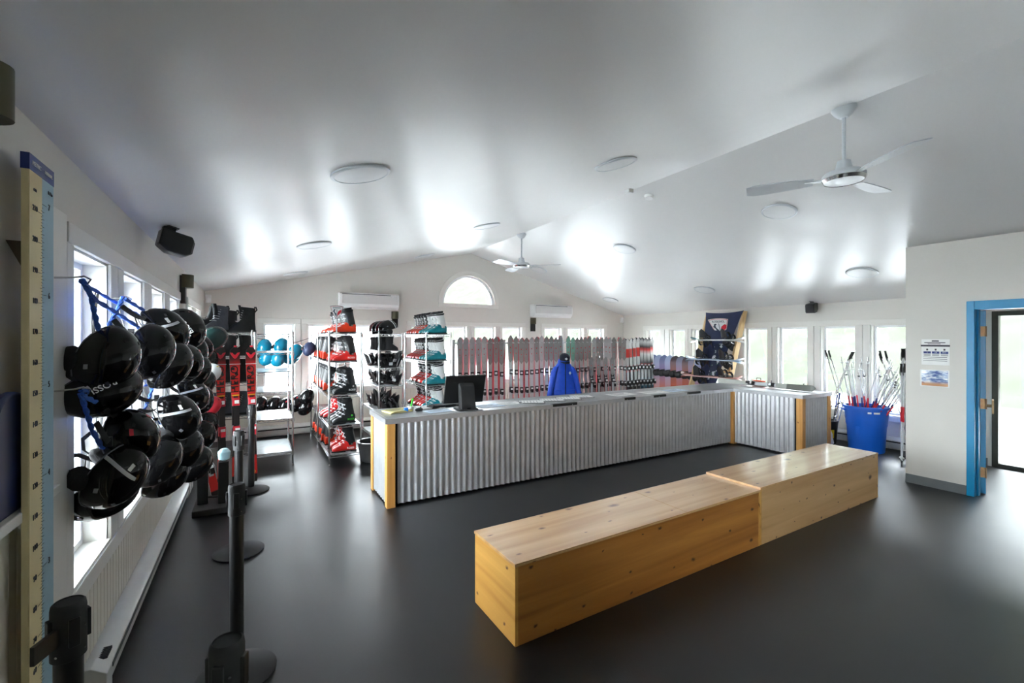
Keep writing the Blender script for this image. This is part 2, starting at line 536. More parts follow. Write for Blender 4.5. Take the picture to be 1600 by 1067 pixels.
mb = MB(); wall_boxes(mb, 'x', XL - TH, XL, YB, YF + TH, 0, ZL + 0.02, [(a, b, *LZ) for a, b in LW]); wall_left = struct('wall_left', mb, M_WALL)
mb = MB(); wall_boxes(mb, 'x', XR, XR + TH, YB, YF + TH, 0, ZR + 0.02, [(a, b, *RZW) for a, b in RW] + [DOOR]); struct('wall_right', mb, M_WALL)
mb = MB(); wall_boxes(mb, 'y', YF, YF + TH, XL, XR, 0, 2.2, [(a, b, *FZ) for a, b in FW])
# gable over the far wall with the half-round opening
AX, AZ, AR = 4.0, 2.42, 0.61
xs = sorted(set([XL, XR, RX] + [XL + i * (XR - XL) / 18 for i in range(19)] + [AX + AR * math.sin(-PI / 2 + PI * i / 24) for i in range(25)]))
for p, q in zip(xs[:-1], xs[1:]):
    if q - p < 1e-5:
        continue
    def strip(lo0, lo1, hi0, hi1):
        if max(hi0 - lo0, hi1 - lo1) > 1e-4:
            mb.prism([(p, lo0), (q, lo1), (q, hi1), (p, hi0)], YF, YF + TH, 1)
    mid = (p + q) / 2
    if abs(mid - AX) < AR:
        g = lambda x: AZ + math.sqrt(max(0, AR * AR - (x - AX) ** 2))
        strip(2.2, 2.2, AZ, AZ); strip(g(p), g(q), zc(p) + 0.02, zc(q) + 0.02)
    else:
        strip(2.2, 2.2, zc(p) + 0.02, zc(q) + 0.02)
wall_far = struct('wall_far', mb, M_WALL)
mb = MB()
mb.prism([(XL, 0), (XR, 0), (XR, ZR + 0.02), (RX, RZ + 0.02), (XL, ZL + 0.02)], YB - TH, YB, 1)
struct('wall_back', mb, M_WALL)
# partition with the blue doorway, and the end wall of the small entrance behind it
PX = 6.65; PD0, PD1, PDZ = 0.80, 1.70, 2.02
mb = MB(); wall_boxes(mb, 'x', PX, PX + 0.13, YB, 2.25, 0, zc(PX + 0.13) + 0.01, [(PD0, PD1, 0, PDZ)])
struct('wall_partition', mb, M_WALL)
mb = MB(); mb.prism([(PX + 0.13, 0), (XR, 0), (XR, ZR + 0.02), (PX + 0.13, zc(PX + 0.13) + 0.01)], 2.12, 2.25, 1)
struct('wall_entrance', mb, M_WALL)

# ------------------------------------------------------------------ windows
WN = [0]
def window(ax, c, s, a, b, z0, z1, split=None):
    """reveal lining, vinyl sash frame and pane; c = inner wall face, s = outward sign"""
    WN[0] += 1
    root = bpy.data.objects.new('window_%d' % WN[0], None); link(root); root['kind'] = 'structure'
    def bx(m, p, q, d0, d1, lo, hi):
        e0, e1 = sorted((c + s * d0, c + s * d1))
        if ax == 'x':
            m.box(e0, e1, p, q, lo, hi)
        else:
            m.box(p, q, e0, e1, lo, hi)
    m = MB(); t = 0.012
    bx(m, a, a + t, 0.0, TH, z0, z1); bx(m, b - t, b, 0, TH, z0, z1); bx(m, a + t, b - t, 0, TH, z1 - t, z1); bx(m, a + t, b - t, -0.015, TH, z0, z0 + t)
    obj('reveal', m, M_TRIM, root)
    m = MB(); w = 0.032; d0, d1 = 0.095, 0.132; A, B, Z0, Z1 = a + t, b - t, z0 + t, z1 - t
    bx(m, A, A + w, d0, d1, Z0, Z1); bx(m, B - w, B, d0, d1, Z0, Z1); bx(m, A + w, B - w, d0, d1, Z1 - w, Z1); bx(m, A + w, B - w, d0, d1, Z0, Z0 + w)
    obj('sash', m, M_VINYL, root)
    m = MB(); bx(m, A + w, B - w, 0.103, 0.107, Z0 + w, Z1 - w)
    obj('pane', m, M_GLASS, root)
    # daylight portal
    ld = bpy.data.lights.new('window_daylight', 'AREA'); ld.shape = 'RECTANGLE'
    ld.size = b - a; ld.size_y = z1 - z0; ld.cycles.is_portal = True
    lo = bpy.data.objects.new('window_daylight', ld); C.objects.link(lo)
    mid = (a + b) / 2; pos = c + s * (TH + 0.03)
    lo.location = (pos, mid, (z0 + z1) / 2) if ax == 'x' else (mid, pos, (z0 + z1) / 2)
    d = Vector((-s, 0, 0)) if ax == 'x' else Vector((0, -s, 0))
    lo.rotation_euler = d.to_track_quat('-Z', 'Z').to_euler()
    return root

for a, b in LW: window('x', XL, -1, a, b, *LZ)
for a, b in FW: window('y', YF, 1, a, b, *FZ)
for a, b in RW: window('x', XR, 1, a, b, *RZW)

TN = [0]
def trim(mb, m=None):
    TN[0] += 1
    return struct('trim_%d' % TN[0], mb, m or M_TRIM, bevel=0.004)

def casings(ax, c, s, wins, z0, z1, groups, w=0.085):
    """casing boards on the room side: uprights, head and sill apron for each group of windows"""
    d = 0.018
    def bx(m, p, q, lo, hi, dd=d):
        e0, e1 = sorted((c, c - s * dd))
        if ax == 'x': m.box(e0, e1, p, q, lo, hi)
        else: m.box(p, q, e0, e1, lo, hi)
    for g in groups:
        ws = [wins[i] for i in g]
        m = MB(); bx(m, ws[0][0] - w, ws[-1][1] + w, z1, z1 + w, d + 0.006); trim(m)
        m = MB(); bx(m, ws[0][0] - w, ws[-1][1] + w, z0 - w, z0, d + 0.006); trim(m)
        m = MB(); bx(m, ws[0][0] - w, ws[0][0], z0, z1); trim(m)
        m = MB(); bx(m, ws[-1][1], ws[-1][1] + w, z0, z1); trim(m)
        for (a, b), (a2, b2) in zip(ws[:-1], ws[1:]):
            h = (b + a2) / 2
            m = MB(); bx(m, b, h - 0.004, z0, z1); trim(m)
            m = MB(); bx(m, h + 0.004, a2, z0, z1); trim(m)

casings('x', XL, -1, LW, *LZ, [[0, 1], [2, 3, 4, 5], [6, 7]])
casings('y', YF, 1, FW, *FZ, [[0], [1, 2], [3, 4, 5, 6], [7, 8, 9]])
casings('x', XR, 1, RW, *RZW, [[0, 1, 2, 3], [4, 5, 6]])

# half-round window in the gable
WN[0] += 1
hr = bpy.data.objects.new('window_%d' % WN[0], None); link(hr); hr['kind'] = 'structure'
def arch(r, z0, n=24):
    return [(AX + r * math.cos(PI * i / n), z0 + r * math.sin(PI * i / n)) for i in range(n + 1)]
def arch_band(r0, r1, y0, y1):
    m = MB(); o, i = arch(r1, AZ), arch(r0, AZ)
    for k in range(24):
        m.prism([o[k], o[k + 1], i[k + 1], i[k]], y0, y1, 1)
    return m
obj('casing', arch_band(AR, AR + 0.09, YF - 0.02, YF), M_TRIM, hr)
obj('sash', arch_band(AR - 0.05, AR, YF + 0.05, YF + 0.1), M_VINYL, hr)
obj('pane', MB().prism(arch(AR - 0.04, AZ), YF + 0.075, YF + 0.08, 1), M_GLASS, hr)
obj('sill', MB().box(AX - AR - 0.09, AX + AR + 0.09, YF - 0.035, YF + 0.1, AZ - 0.08, AZ), M_TRIM, hr, bevel=0.005)
ld = bpy.data.lights.new('window_daylight', 'AREA'); ld.shape = 'RECTANGLE'; ld.size = 1.2; ld.size_y = 0.62; ld.cycles.is_portal = True
lo = bpy.data.objects.new('window_daylight', ld); C.objects.link(lo); lo.location = (AX, YF + TH + 0.03, AZ + 0.3)
lo.rotation_euler = Vector((0, -1, 0)).to_track_quat('-Z', 'Z').to_euler()
ld = bpy.data.lights.new('door_daylight', 'AREA'); ld.shape = 'RECTANGLE'; ld.size = 0.9; ld.size_y = 2.0; ld.cycles.is_portal = True
lo = bpy.data.objects.new('door_daylight', ld); C.objects.link(lo); lo.location = (XR + TH + 0.03, 1.46, 1.0)
lo.rotation_euler = Vector((-1, 0, 0)).to_track_quat('-Z', 'Z').to_euler()

# ------------------------------------------------------------------ wainscot: bead boards under the windows
pitch = 0.058
plank_hi = MB().box(XL, XL + 0.012, -pitch / 2 + 0.003, pitch / 2 - 0.003, 0.08, 1.10).mesh('plank', M_WAINS)
plank_lo = MB().box(XL, XL + 0.012, -pitch / 2 + 0.003, pitch / 2 - 0.003, 0.08, 0.515).mesh('plank', M_WAINS)
y = 1.0
while y < 8.7:
    o = bpy.data.objects.new('plank', plank_hi if y < 2.28 else plank_lo)
    o.location = (0, y, 0); link(o, wall_left); y += pitch
struct('baseboard_left', MB().box(XL, XL + 0.016, YB, YF, 0, 0.09), M_TRIM)
trim(MB().box(XL, XL + 0.05, 0.6, 2.32, 1.10, 1.135))
trim(MB().box(XL, XL + 0.02, 2.32, 2.50, 0.515, 2.19))
mbp = MB(); x = XL + 0.03
while x < XR:
    mbp.box(x, x + pitch - 0.006, YF - 0.012, YF, 0.08, 0.695); x += pitch
o = obj('beadboard', mbp, M_WAINS, wall_far); o['kind'] = 'stuff'
struct('baseboard_far', MB().box(XL, XR, YF - 0.016, YF, 0, 0.09), M_TRIM)
struct('baseboard_right', MB().prism([(PX - 0.012, 0), (PX, 0), (PX, 0.1), (PX - 0.006, 0.1)], PD1 + 0.03, 2.25, 1), M_GREYB)
struct('baseboard_entrance', MB().box(PX + 0.13, XR, 2.108, 2.12, 0, 0.1), M_GREYB)
struct('baseboard_entry', MB().box(XR - 0.012, XR, 1.99, 2.108, 0, 0.1), M_GREYB)

# ------------------------------------------------------------------ doors
dr = bpy.data.objects.new('door_1', None); link(dr); dr['kind'] = 'structure'
m = MB(); w = 0.062
m.box(PX - 0.02, PX + 0.15, PD1 - 0.035, PD1 + w - 0.035, 0, PDZ + w); m.box(PX - 0.02, PX + 0.15, PD0 - w + 0.035, PD0 + 0.035, 0, PDZ + w)
m.box(PX - 0.02, PX + 0.15, PD0 + 0.035, PD1 - 0.035, PDZ - 0.03, PDZ + w)
m.box(PX + 0.05, PX + 0.11, PD1 - 0.05, PD1 - 0.035, 0, PDZ - 0.03)
obj('door_frame', m, M_BLUE, dr, bevel=0.004)
leaf = obj('door_leaf', MB().box(0, 0.86, -0.022, 0.022, 0.012, PDZ - 0.035), M_BLUE, dr, loc=(PX + 0.165, PD1 - 0.055, 0), rot=(0, 0, R(13.6)), bevel=0.003)
for z in (0.24, 0.98, 1.76):
    m = MB(); m.box(-0.003, 0.0005, -0.030, 0.020, z - 0.055, z + 0.055); m.cyl((-0.006, -0.022, z - 0.055), (-0.006, -0.022, z + 0.055), 0.007, n=8)
    for k in (-0.03, 0.03):
        m.cyl((-0.005, 0.0, z + k), (-0.002, 0.0, z + k), 0.005, n=6)
    obj('hinge', m, M_BRASS, leaf, label='brass hinge')
m = MB(); m.cyl((0.79, -0.022, 0.88), (0.79, -0.075, 0.88), 0.018, n=10); m.box(0.70, 0.81, -0.09, -0.072, 0.80, 0.96); m.cyl((0.79, 0.022, 0.88), (0.79, 0.075, 0.88), 0.018, n=10); m.box(0.69, 0.81, 0.072, 0.09, 0.868, 0.892)
obj('handle', m, M_BRASS, leaf, label='brass push handle')
gd = bpy.data.objects.new('door_2', None); link(gd); gd['kind'] = 'structure'
a, b, _, z1 = DOOR
m = MB(); f = 0.06
m.box(XR - 0.015, XR + 0.09, b - f, b, 0, z1); m.box(XR - 0.015, XR + 0.09, a, a + f, 0, z1); m.box(XR - 0.015, XR + 0.09, a + f, b - f, z1 - f, z1); m.box(XR - 0.015, XR + 0.09, a + f, b - f, 0, 0.05)
obj('door_frame', m, M_BRONZE, gd, bevel=0.003)
obj('pane', MB().box(XR + 0.045, XR + 0.051, a + f, b - f, 0.05, z1 - f), M_GLASS, gd)
obj('push_bar', MB().cyl((XR - 0.05, a + f, 1.0), (XR - 0.05, b - f - 0.3, 1.0), 0.014), M_BRONZE, gd)
o = obj('wall_hook', MB().tube([(XR, 2.02, 1.75), (XR - 0.05, 2.02, 1.74), (XR - 0.055, 2.02, 1.66), (XR, 2.02, 1.64)], 0.006), M_WHITE)
tag(o, 'small white wire loop on the wall beside the glass door', 'hook')

# ------------------------------------------------------------------ outdoors
nx, ny = 60, 60
m = MB(); vs = []; fs = []
for i in range(nx + 1):
    for j in range(ny + 1):
        X = -40 + 110 * i / nx; Y = -40 + 110 * j / ny
        hgt = 0.0
        if X > 12.5: hgt += min(14.0, (X - 12.5) * 0.62)
        if Y > 22: hgt += (Y - 22) * 0.10
        inside = XL - 0.3 < X < XR + 0.3 and YB - 0.3 < Y < YF + 0.3
        hgt += 0.25 * math.sin(X * 0.7) * math.sin(Y * 0.5) * (1 if X > 14 else 0)
        vs.append((X, Y, hgt - 0.14))
for i in range(nx):
    for j in range(ny):
        k = i * (ny + 1) + j
        fs.append((k, k + 1, k + ny + 2, k + ny + 1))
m.add(vs, fs)
gm = bpy.data.materials.new('bleached_grass_slope'); gm.use_nodes = True
nt = gm.node_tree; L = nt.links.new; bs = nt.nodes['Principled BSDF']
tc = nt.nodes.new('ShaderNodeTexCoord'); sp = nt.nodes.new('ShaderNodeSeparateXYZ'); L(tc.outputs['Object'], sp.inputs['Vector'])
n1 = nt.nodes.new('ShaderNodeTexNoise'); n1.inputs['Scale'].default_value = 1.2; n1.inputs['Detail'].default_value = 8; L(tc.outputs['Object'], n1.inputs['Vector'])
rp = nt.nodes.new('ShaderNodeValToRGB'); rp.color_ramp.elements[0].position = 0.35; rp.color_ramp.elements[0].color = (0.0225, 0.025, 0.0185, 1)
rp.color_ramp.elements[1].position = 0.7; rp.color_ramp.elements[1].color = (0.0275, 0.029, 0.0245, 1); L(n1.outputs['Fac'], rp.inputs['Fac'])
mr = nt.nodes.new('ShaderNodeMapRange'); mr.inputs['From Min'].default_value = 12.4; mr.inputs['From Max'].default_value = 13.2; L(sp.outputs[0], mr.inputs['Value'])
mx = nt.nodes.new('ShaderNodeMix'); mx.data_type = 'RGBA'; L(mr.outputs['Result'], mx.inputs[0]); mx.inputs[6].default_value = (0.44, 0.44, 0.44, 1); L(rp.outputs['Color'], mx.inputs[7])
L(mx.outputs[2], bs.inputs['Base Color']); bs.inputs['Roughness'].default_value = 0.95; bs.inputs['Specular IOR Level'].default_value = 0.0
struct('ground_outside', m, gm, angle=180)
# ------------------------------------------------------------------ height ruler on the left wall
ru = thing('height_ruler', 'tall cream and light blue height ruler board fixed to left wall', 'ruler', (-0.634, 0, 0))
y0, ym, y1 = 1.993, 2.092, 2.192
obj('board', MB().box(0, 0.018, y0, y1, 0.45, 2.27), M_RULERC, ru, bevel=0.002)
obj('metric_face', MB().box(0.018, 0.0195, y0 + 0.001, ym, 0.45, 2.22), M_RULERC, ru, label='cream centimetre face')
obj('imperial_face', MB().box(0.018, 0.0195, ym, y1 - 0.001, 0.45, 2.22), M_RULERB, ru, label='light blue feet and inches face')
obj('header', MB().box(-0.001, 0.0205, y0 - 0.001, y1 + 0.001, 2.22, 2.272), M_NAVY, ru, label='navy header strip')
fx = 0.021
m = MB()
for mm in range(500, 2120, 10):
    z = mm / 1000
    l = 0.034 if mm % 100 == 0 else 0.016 if mm % 50 == 0 else 0.008
    m.box(0.019, 0.0202, ym - l, ym, z - 0.0007, z + 0.0007)
for q in range(20 * 4, 85 * 4 - 3, 2):
    z = q * 0.0254 / 4
    if z > 2.14 or z < 0.48: continue
    l = 0.036 if q % 48 == 0 else 0.016 if q % 4 == 0 else 0.007
    m.box(0.019, 0.0202, ym, ym + l, z - 0.0007, z + 0.0007)
obj('tick_marks', m, M_INK, ru)
FX = (R(90), 0, R(90))
for n in range(60, 220, 10):
    text(str(n), 0.026, M_INK, ru, (fx, ym - 0.060, n / 100 + 0.004), FX)
for n in range(2, 8):
    text(str(n), 0.03, M_INK, ru, (fx, ym + 0.055, n * 0.3048), FX)
text('METRIC', 0.019, M_WHITE, ru, (0.0215, ym - 0.048, 2.246), FX)
text('IMPERIAL', 0.016, M_WHITE, ru, (0.0215, ym + 0.05, 2.246), FX)
text('cm', 0.02, M_INK, ru, (fx, ym - 0.06, 2.165), FX)
text('ft / in', 0.018, M_INK, ru, (fx, ym + 0.065, 2.185), FX)
o = obj('wedge_bracket', MB().prism([(XL, 1.995), (-0.634, 1.995), (-0.634, 1.89)], 2.03, 2.10, 1), M_DARKW)
tag(o, 'brown wooden wedge behind the height ruler near its top', 'bracket')
pn = MB()
pts = [(1.87, 1.136), (2.12, 1.136)] + [(1.995 + 0.125 * math.cos(a), 1.42 + 0.096 * math.sin(a)) for a in [PI * k / 16 for k in range(17)]]
pn.prism(pts, XL + 0.004, XL + 0.035, 0)
o = obj('padded_panel', pn, mat('deep_navy_panel', S(14, 30, 78), 0.4), bevel=0.01)
tag(o, 'dark blue round topped panel standing on the ledge left of the ruler', 'panel')

# ------------------------------------------------------------------ baseboard heaters
def heater(name, label, L, loc, rot):
    t = thing(name, label, 'heater', loc, rot, 'white baseboard heaters')
    # local: x along, back at y=0, front at y=-0.085
    m = MB(); m.prism([(0, 0.03), (-0.06, 0.03), (-0.075, 0.05), (-0.085, 0.15), (-0.03, 0.19), (0, 0.19)], 0.006, L - 0.006, 0)
    obj('body', m, M_HEATER, t)
    obj('slot', MB().box(0.12, L - 0.12, -0.0865, -0.07, 0.115, 0.135), M_BLACK, t)
    for x in (0, L - 0.09):
        m = MB(); m.prism([(0, 0), (-0.066, 0), (-0.09, 0.05), (-0.09, 0.155), (-0.033, 0.195), (0, 0.195)], x, x + 0.09, 0)
        obj('end_cap', m, M_HEATER, t, bevel=0.003)
    g = MB()
    for k in range(7):
        g.box(0.1 + k * 0.013, 0.106 + k * 0.013, -0.07, -0.035, 0.178, 0.1905, Matrix.Translation((0, 0, -0.006)))
    obj('grille', g, M_INK, t)
    return t
heater('baseboard_heater', 'long white baseboard heater under the helmet windows on the left wall', 3.2, (XL + 0.013, 2.69, 0), (0, 0, R(90)))
heater('baseboard_heater', 'white baseboard heater further along the left wall past the helmets', 2.6, (XL + 0.013, 5.98, 0), (0, 0, R(90)))
heater('baseboard_heater', 'white baseboard heater along the far wall behind the shoe racks', 5.4, (-0.3, YF - 0.014, 0), (0, 0, 0))
heater('baseboard_heater', 'white baseboard heater under the right windows behind the blue bin', 4.6, (XR - 0.002, 7.2, 0), (0, 0, R(-90)))

# ------------------------------------------------------------------ ceiling lights, fans, detectors
def disc_light():
    t = thing('ceiling_light', '', 'lamp')
    obj('rim', MB().lathe([(0.17, 0.0), (0.185, -0.002), (0.185, -0.012), (0.172, -0.019), (0.163, -0.018), (0.163, -0.001)], 32), M_FANW, t)
    obj('diffuser', MB().lathe([(0.164, -0.004), (0.164, -0.015), (0.12, -0.017), (0.02, -0.018)], 32), M_DIFF, t)
    return t
PL = Proto(disc_light)
kl = math.atan((RZ - ZL) / (RX - XL)); kr = math.atan((RZ - ZR) / (XR - RX))
rows = ['nearest', 'middle', 'farthest']
for ci, (x, cn) in enumerate(((0.59, 'row by the left wall'), (2.75, 'row left of the ridge'), (5.28, 'row right of the ridge'), (7.30, 'row by the right wall'))):
    for ri, yy in enumerate((2.95, 5.45, 8.0)):
        PL.place('round white ceiling light, %s in the %s' % (rows[ri], cn), 'round ceiling lights', (x, yy, zc(x)), (0, -kl if x < RX else kr, 0))

def make_fan():
    t = thing('ceiling_fan', '', 'fan')
    obj('canopy', MB().lathe([(0.085, 0.0), (0.085, -0.02), (0.06, -0.06), (0.03, -0.085), (0.02, -0.085)], 24), M_FANW, t)
    obj('rod', MB().cyl((0, 0, -0.05), (0, 0, -0.50), 0.013, n=12), M_FANW, t)
    obj('motor', MB().lathe([(0.02, -0.42), (0.045, -0.425), (0.06, -0.50), (0.06, -0.505), (0.13, -0.515), (0.145, -0.535), (0.145, -0.56), (0.13, -0.585), (0.06, -0.592), (0.01, -0.592)], 28), M_FANW, t)
    obj('chrome_ring', MB().lathe([(0.1455, -0.560), (0.147, -0.563), (0.133, -0.588), (0.131, -0.585)], 28), M_CHROME, t)
    for k in range(3):
        b = MB(); n = 8; rg = []
        for i in range(n + 1):
            s_ = i / n; x = 0.2 + 0.48 * s_; w = 0.05 + 0.035 * math.sin(PI * min(1, s_ * 1.1) * 0.6); tl = R(12)
            if i == n: w *= 0.75
            c_, sn = math.cos(tl), math.sin(tl)
            rg.append([(x, -w * c_, -0.56 - w * sn - 0.002), (x, w * c_, -0.56 + w * sn - 0.002), (x, w * c_, -0.56 + w * sn + 0.004), (x, -w * c_, -0.56 - w * sn + 0.004)])
        b.rings(rg)
        bl = obj('blade', b, M_FANW, t, rot=(0, 0, R(22 + 120 * k)))
        obj('blade_arm', MB().box(0.12, 0.26, -0.02, 0.02, -0.562, -0.553), M_FANW, bl)
    return t
PF = Proto(make_fan)
PF.place('white three blade ceiling fan on a rod, the near one', 'ceiling fans', (RX, 1.75, RZ), (0, 0, R(-22)))
PF.place('white three blade ceiling fan far down the ridge above the counter', 'ceiling fans', (RX, 6.65, RZ), (0, 0, R(-62)))
def det(lab, x, y, r):
    m = MB().lathe([(r, 0), (r, -0.015), (r * 0.8, -0.035), (r * 0.3, -0.04)], 20)
    o = obj('smoke_detector', m, M_WHITE, loc=(x, y, zc(x)), rot=(0, -kl if x < RX else kr, 0)); tag(o, lab, 'detector')
det('white round smoke detector just right of the ceiling ridge', 4.24, 3.95, 0.06)
o = obj('motion_sensor', MB().box(-0.04, 0.04, -0.04, 0.04, -0.05, 0), M_WHITE, loc=(3.92, 3.97, zc(3.92)), bevel=0.008); tag(o, 'small white box sensor on the ceiling ridge', 'sensor')
for x, lab in ((XL + 0.05, 'small white motion sensor in the far left wall corner'), (XR - 0.06, 'small white motion sensor in the far right wall corner')):
    m = MB(); m.prism([(-0.04, 0), (0.04, 0), (0.04, 0.13), (-0.04, 0.13)], -0.045, 0, 1); m.ell((0, -0.045, 0.05), 0.03, 0.02, 0.04)
    o = obj('motion_sensor', m, M_WHITE, loc=(x, YF, zc(x) - 0.2), bevel=0.006); tag(o, lab, 'sensor')

# ------------------------------------------------------------------ wall sconces, speakers, air conditioners
def sconce():
    t = thing('wall_sconce', '', 'lamp')   # local: back at y=0, faces -y, z=0 bottom
    obj('back_plate', MB().box(-0.055, 0.055, -0.05, 0, 0, 0.30), M_SLATE, t, bevel=0.003)
    rg = []
    for z in (0.17, 0.31):
        rg.append([(0.068 * math.cos(a), -0.02 - 0.10 * math.sin(a), z) for a in [PI * k / 14 for k in range(15)]])
    obj('shade', MB().rings(rg), M_OLIVE, t)
    return t
PS = Proto(sconce)
for loc, rz, lab in (((XL, 5.95, 2.06), 90, 'dark metal wall sconce on left wall between the window groups'), ((XL, 1.72, 2.10), 90, 'dark metal wall sconce cut by the upper left picture edge'),
                     ((2.395, YF, 1.90), 0, 'dark olive wall sconce on far wall beside the left air conditioner'), ((5.595, YF, 1.85), 0, 'dark olive wall sconce on far wall beside the right air conditioner')):
    PS.place(lab, 'wall sconces', loc, (0, 0, R(rz)))
def speaker():
    t = thing('loudspeaker', '', 'speaker')
    # faces +y, hung from z=0
    m = MB(); m.prism([(-0.13, -0.05), (0.11, -0.05), (0.135, -0.09), (0.135, -0.22), (0.09, -0.25), (-0.05, -0.25), (-0.13, -0.2)], -0.085, 0.085, 0)
    obj('cabinet', m, M_BLACK, t, bevel=0.012)
    obj('grille', MB().box(-0.075, 0.075, 0.128, 0.142, -0.215, -0.095), M_RUBBER, t, bevel=0.01)
    m = MB(); m.box(-0.03, 0.03, -0.12, -0.02, -0.055, 0.0); m.box(-0.045, 0.045, -0.13, 0.0, -0.008, 0.0)
    obj('bracket', m, M_BLACK, t)
    return t
PK = Proto(speaker)
PK.place('black loudspeaker hung under the ceiling by the left wall', 'loudspeakers', (-0.47, 4.02, zc(-0.55) - 0.005), (R(-12), 0, R(-70)), scale=0.75)
PK.place('black loudspeaker mounted high between the right windows', 'loudspeakers', (8.29, 4.09, 2.325), (R(-10), 0, R(100)), scale=0.8)
def ac():
    t = thing('air_conditioner', '', 'air conditioner')
    w = 0.54
    m = MB(); m.prism([(0, 0.02), (-0.12, 0.0), (-0.19, 0.05), (-0.205, 0.12), (-0.2, 0.27), (-0.16, 0.30), (0, 0.30)], -w, w, 0)
    obj('body', m, M_WHITE, t, bevel=0.008)
    obj('front_panel', MB().box(-w + 0.03, w - 0.03, -0.214, -0.195, 0.095, 0.255), mat('ac_panel_white', S(214, 214, 212), 0.35, vary=0.01), t, bevel=0.004)
    obj('air_flap', MB().box(-w + 0.06, w - 0.06, -0.165, -0.125, 0.008, 0.02, Matrix.Rotation(R(0), 4, 'X')), M_WHITE, t)
    obj('intake_slot', MB().box(-w + 0.04, w - 0.16, -0.208, -0.19, 0.262, 0.272), M_INK, t)
    return t
PA = Proto(ac)
PA.place('white wall air conditioner left of the half round window', 'wall air conditioners', (1.89, YF, 2.23), (0, 0, 0))
PA.place('white wall air conditioner right of the half round window', 'wall air conditioners', (6.07, YF, 2.17), (0, 0, 0))

# ------------------------------------------------------------------ counter
cn = thing('service_counter', 'long L shaped counter clad in corrugated steel with metal top and wood posts', 'counter')
CX0, CX1, CX2, CY0, CY1, CYN, CH = 1.16, 6.68, 7.42, 4.47, 5.10, 3.42, 0.885
def corrugated(p0, p1, nrm, z0, z1, name='corrugated_panel'):
    p0 = Vector((*p0, 0)); p1 = Vector((*p1, 0)); n = Vector((*nrm, 0)); L = (p1 - p0).length; d = (p1 - p0).normalized()
    k = max(2, int(round(L / 0.068)) * 8); m = MB()
    prof = []
    for i in range(k + 1):
        q = p0 + d * (L * i / k) + n * (0.009 * math.cos(2 * PI * i / 8) + 0.002)
        prof.append(q)
    vs = []
    for z in (z0, z1):
        for q in prof: vs.append((q.x, q.y, z))
    for z in (z0, z1):
        for q in prof: vs.append((q.x - n.x * 0.0015, q.y - n.y * 0.0015, z))
    K = k + 1; fs = []
    for i in range(k):
        fs.append((i, i + 1, K + i + 1, K + i)); fs.append((2 * K + i, 3 * K + i, 3 * K + i + 1, 2 * K + i + 1))
    m.add(vs, fs)
    me = m.mesh(name, M_STEEL, 60)
    return obj(name, me, M_STEEL, cn)
zt = CH - 0.045
corrugated((CX0 + 0.09, CY0), (CX1 - 0.01, CY0), (0, -1), 0.025, zt)
corrugated((CX0, CY0 + 0.06), (CX0, CY1 - 0.06), (-1, 0), 0.025, zt)
corrugated((CX1, CYN + 0.09), (CX1, CY0 - 0.03), (-1, 0), 0.025, zt)
corrugated((CX1 + 0.06, CYN), (CX2 - 0.07, CYN), (0, -1), 0.025, zt)
corrugated((CX0 + 0.09, CY1), (CX2 - 0.05, CY1), (0, 1), 0.025, zt)
corrugated((CX2, CYN + 0.06), (CX2, CY1 - 0.06), (1, 0), 0.025, zt)
m = MB(); m.box(CX0 + 0.02, CX2 - 0.02, CY0 + 0.02, CY1 - 0.02, 0.03, zt); m.box(CX1 + 0.02, CX2 - 0.02, CYN + 0.02, CY0 + 0.03, 0.03, zt)
obj('core', m, M_RUBBER, cn)
for i, (x, y) in enumerate(((CX0 - 0.02, CY0 - 0.03), (CX0 - 0.02, CY1 - 0.04), (CX1 - 0.045, CY0 - 0.045), (CX1 - 0.02, CYN - 0.02), (CX2 - 0.06, CYN - 0.02))):
    obj('post', MB().box(0, 0.085, 0, 0.085, 0, zt - 0.003), M_PINE, cn, loc=(x, y, 0), bevel=0.004)
ov = 0.035
def top_poly(o):
    return [(CX0 - o, CY0 - o), (CX1 - o, CY0 - o), (CX1 - o, CYN - o), (CX2 + o, CYN - o), (CX2 + o, CY1 + o), (CX0 - o, CY1 + o)]
obj('counter_top', MB().prism(top_poly(ov - 0.004), zt, CH - 0.001, 2), M_TOPST, cn)
def lip(p, q, name='edge_trim'):
    p = Vector(p); q = Vector(q); d = (q - p).normalized(); n = Vector((d.y, -d.x))
    m = MB(); w = 0.006
    a = [p + n * 0.0, q + n * 0.0, q - n * w, p - n * w]
    m.prism([(v.x, v.y) for v in a], zt - 0.004, CH + 0.002, 2)
    a = [p, q, q - n * 0.03, p - n * 0.03]
    m.prism([(v.x, v.y) for v in a], CH, CH + 0.002, 2)
    k = int((q - p).length / 0.3)
    for i in range(k):
        c = p + d * ((i + 0.5) * (q - p).length / k)
        m.cyl((c.x, c.y, CH - 0.02), (c.x + n.x * 0.003, c.y + n.y * 0.003, CH - 0.02), 0.005, n=8)
    return obj(name, m, M_STEEL, cn, label='bent steel edge trim with screws')
tp = top_poly(ov)
for i in range(6): lip(tp[i], tp[(i + 1) % 6])
for a, b in ((3.13, 3.5), (4.85, 5.1), (5.55, 5.85), (4.3, 4.5)):
    obj('black_edge_tape', MB().box(a, b, CY0 - ov - 0.002, CY0 - ov + 0.05, CH - 0.028, CH + 0.004), M_BLACK, cn, label='black tape wrapped over the counter edge')

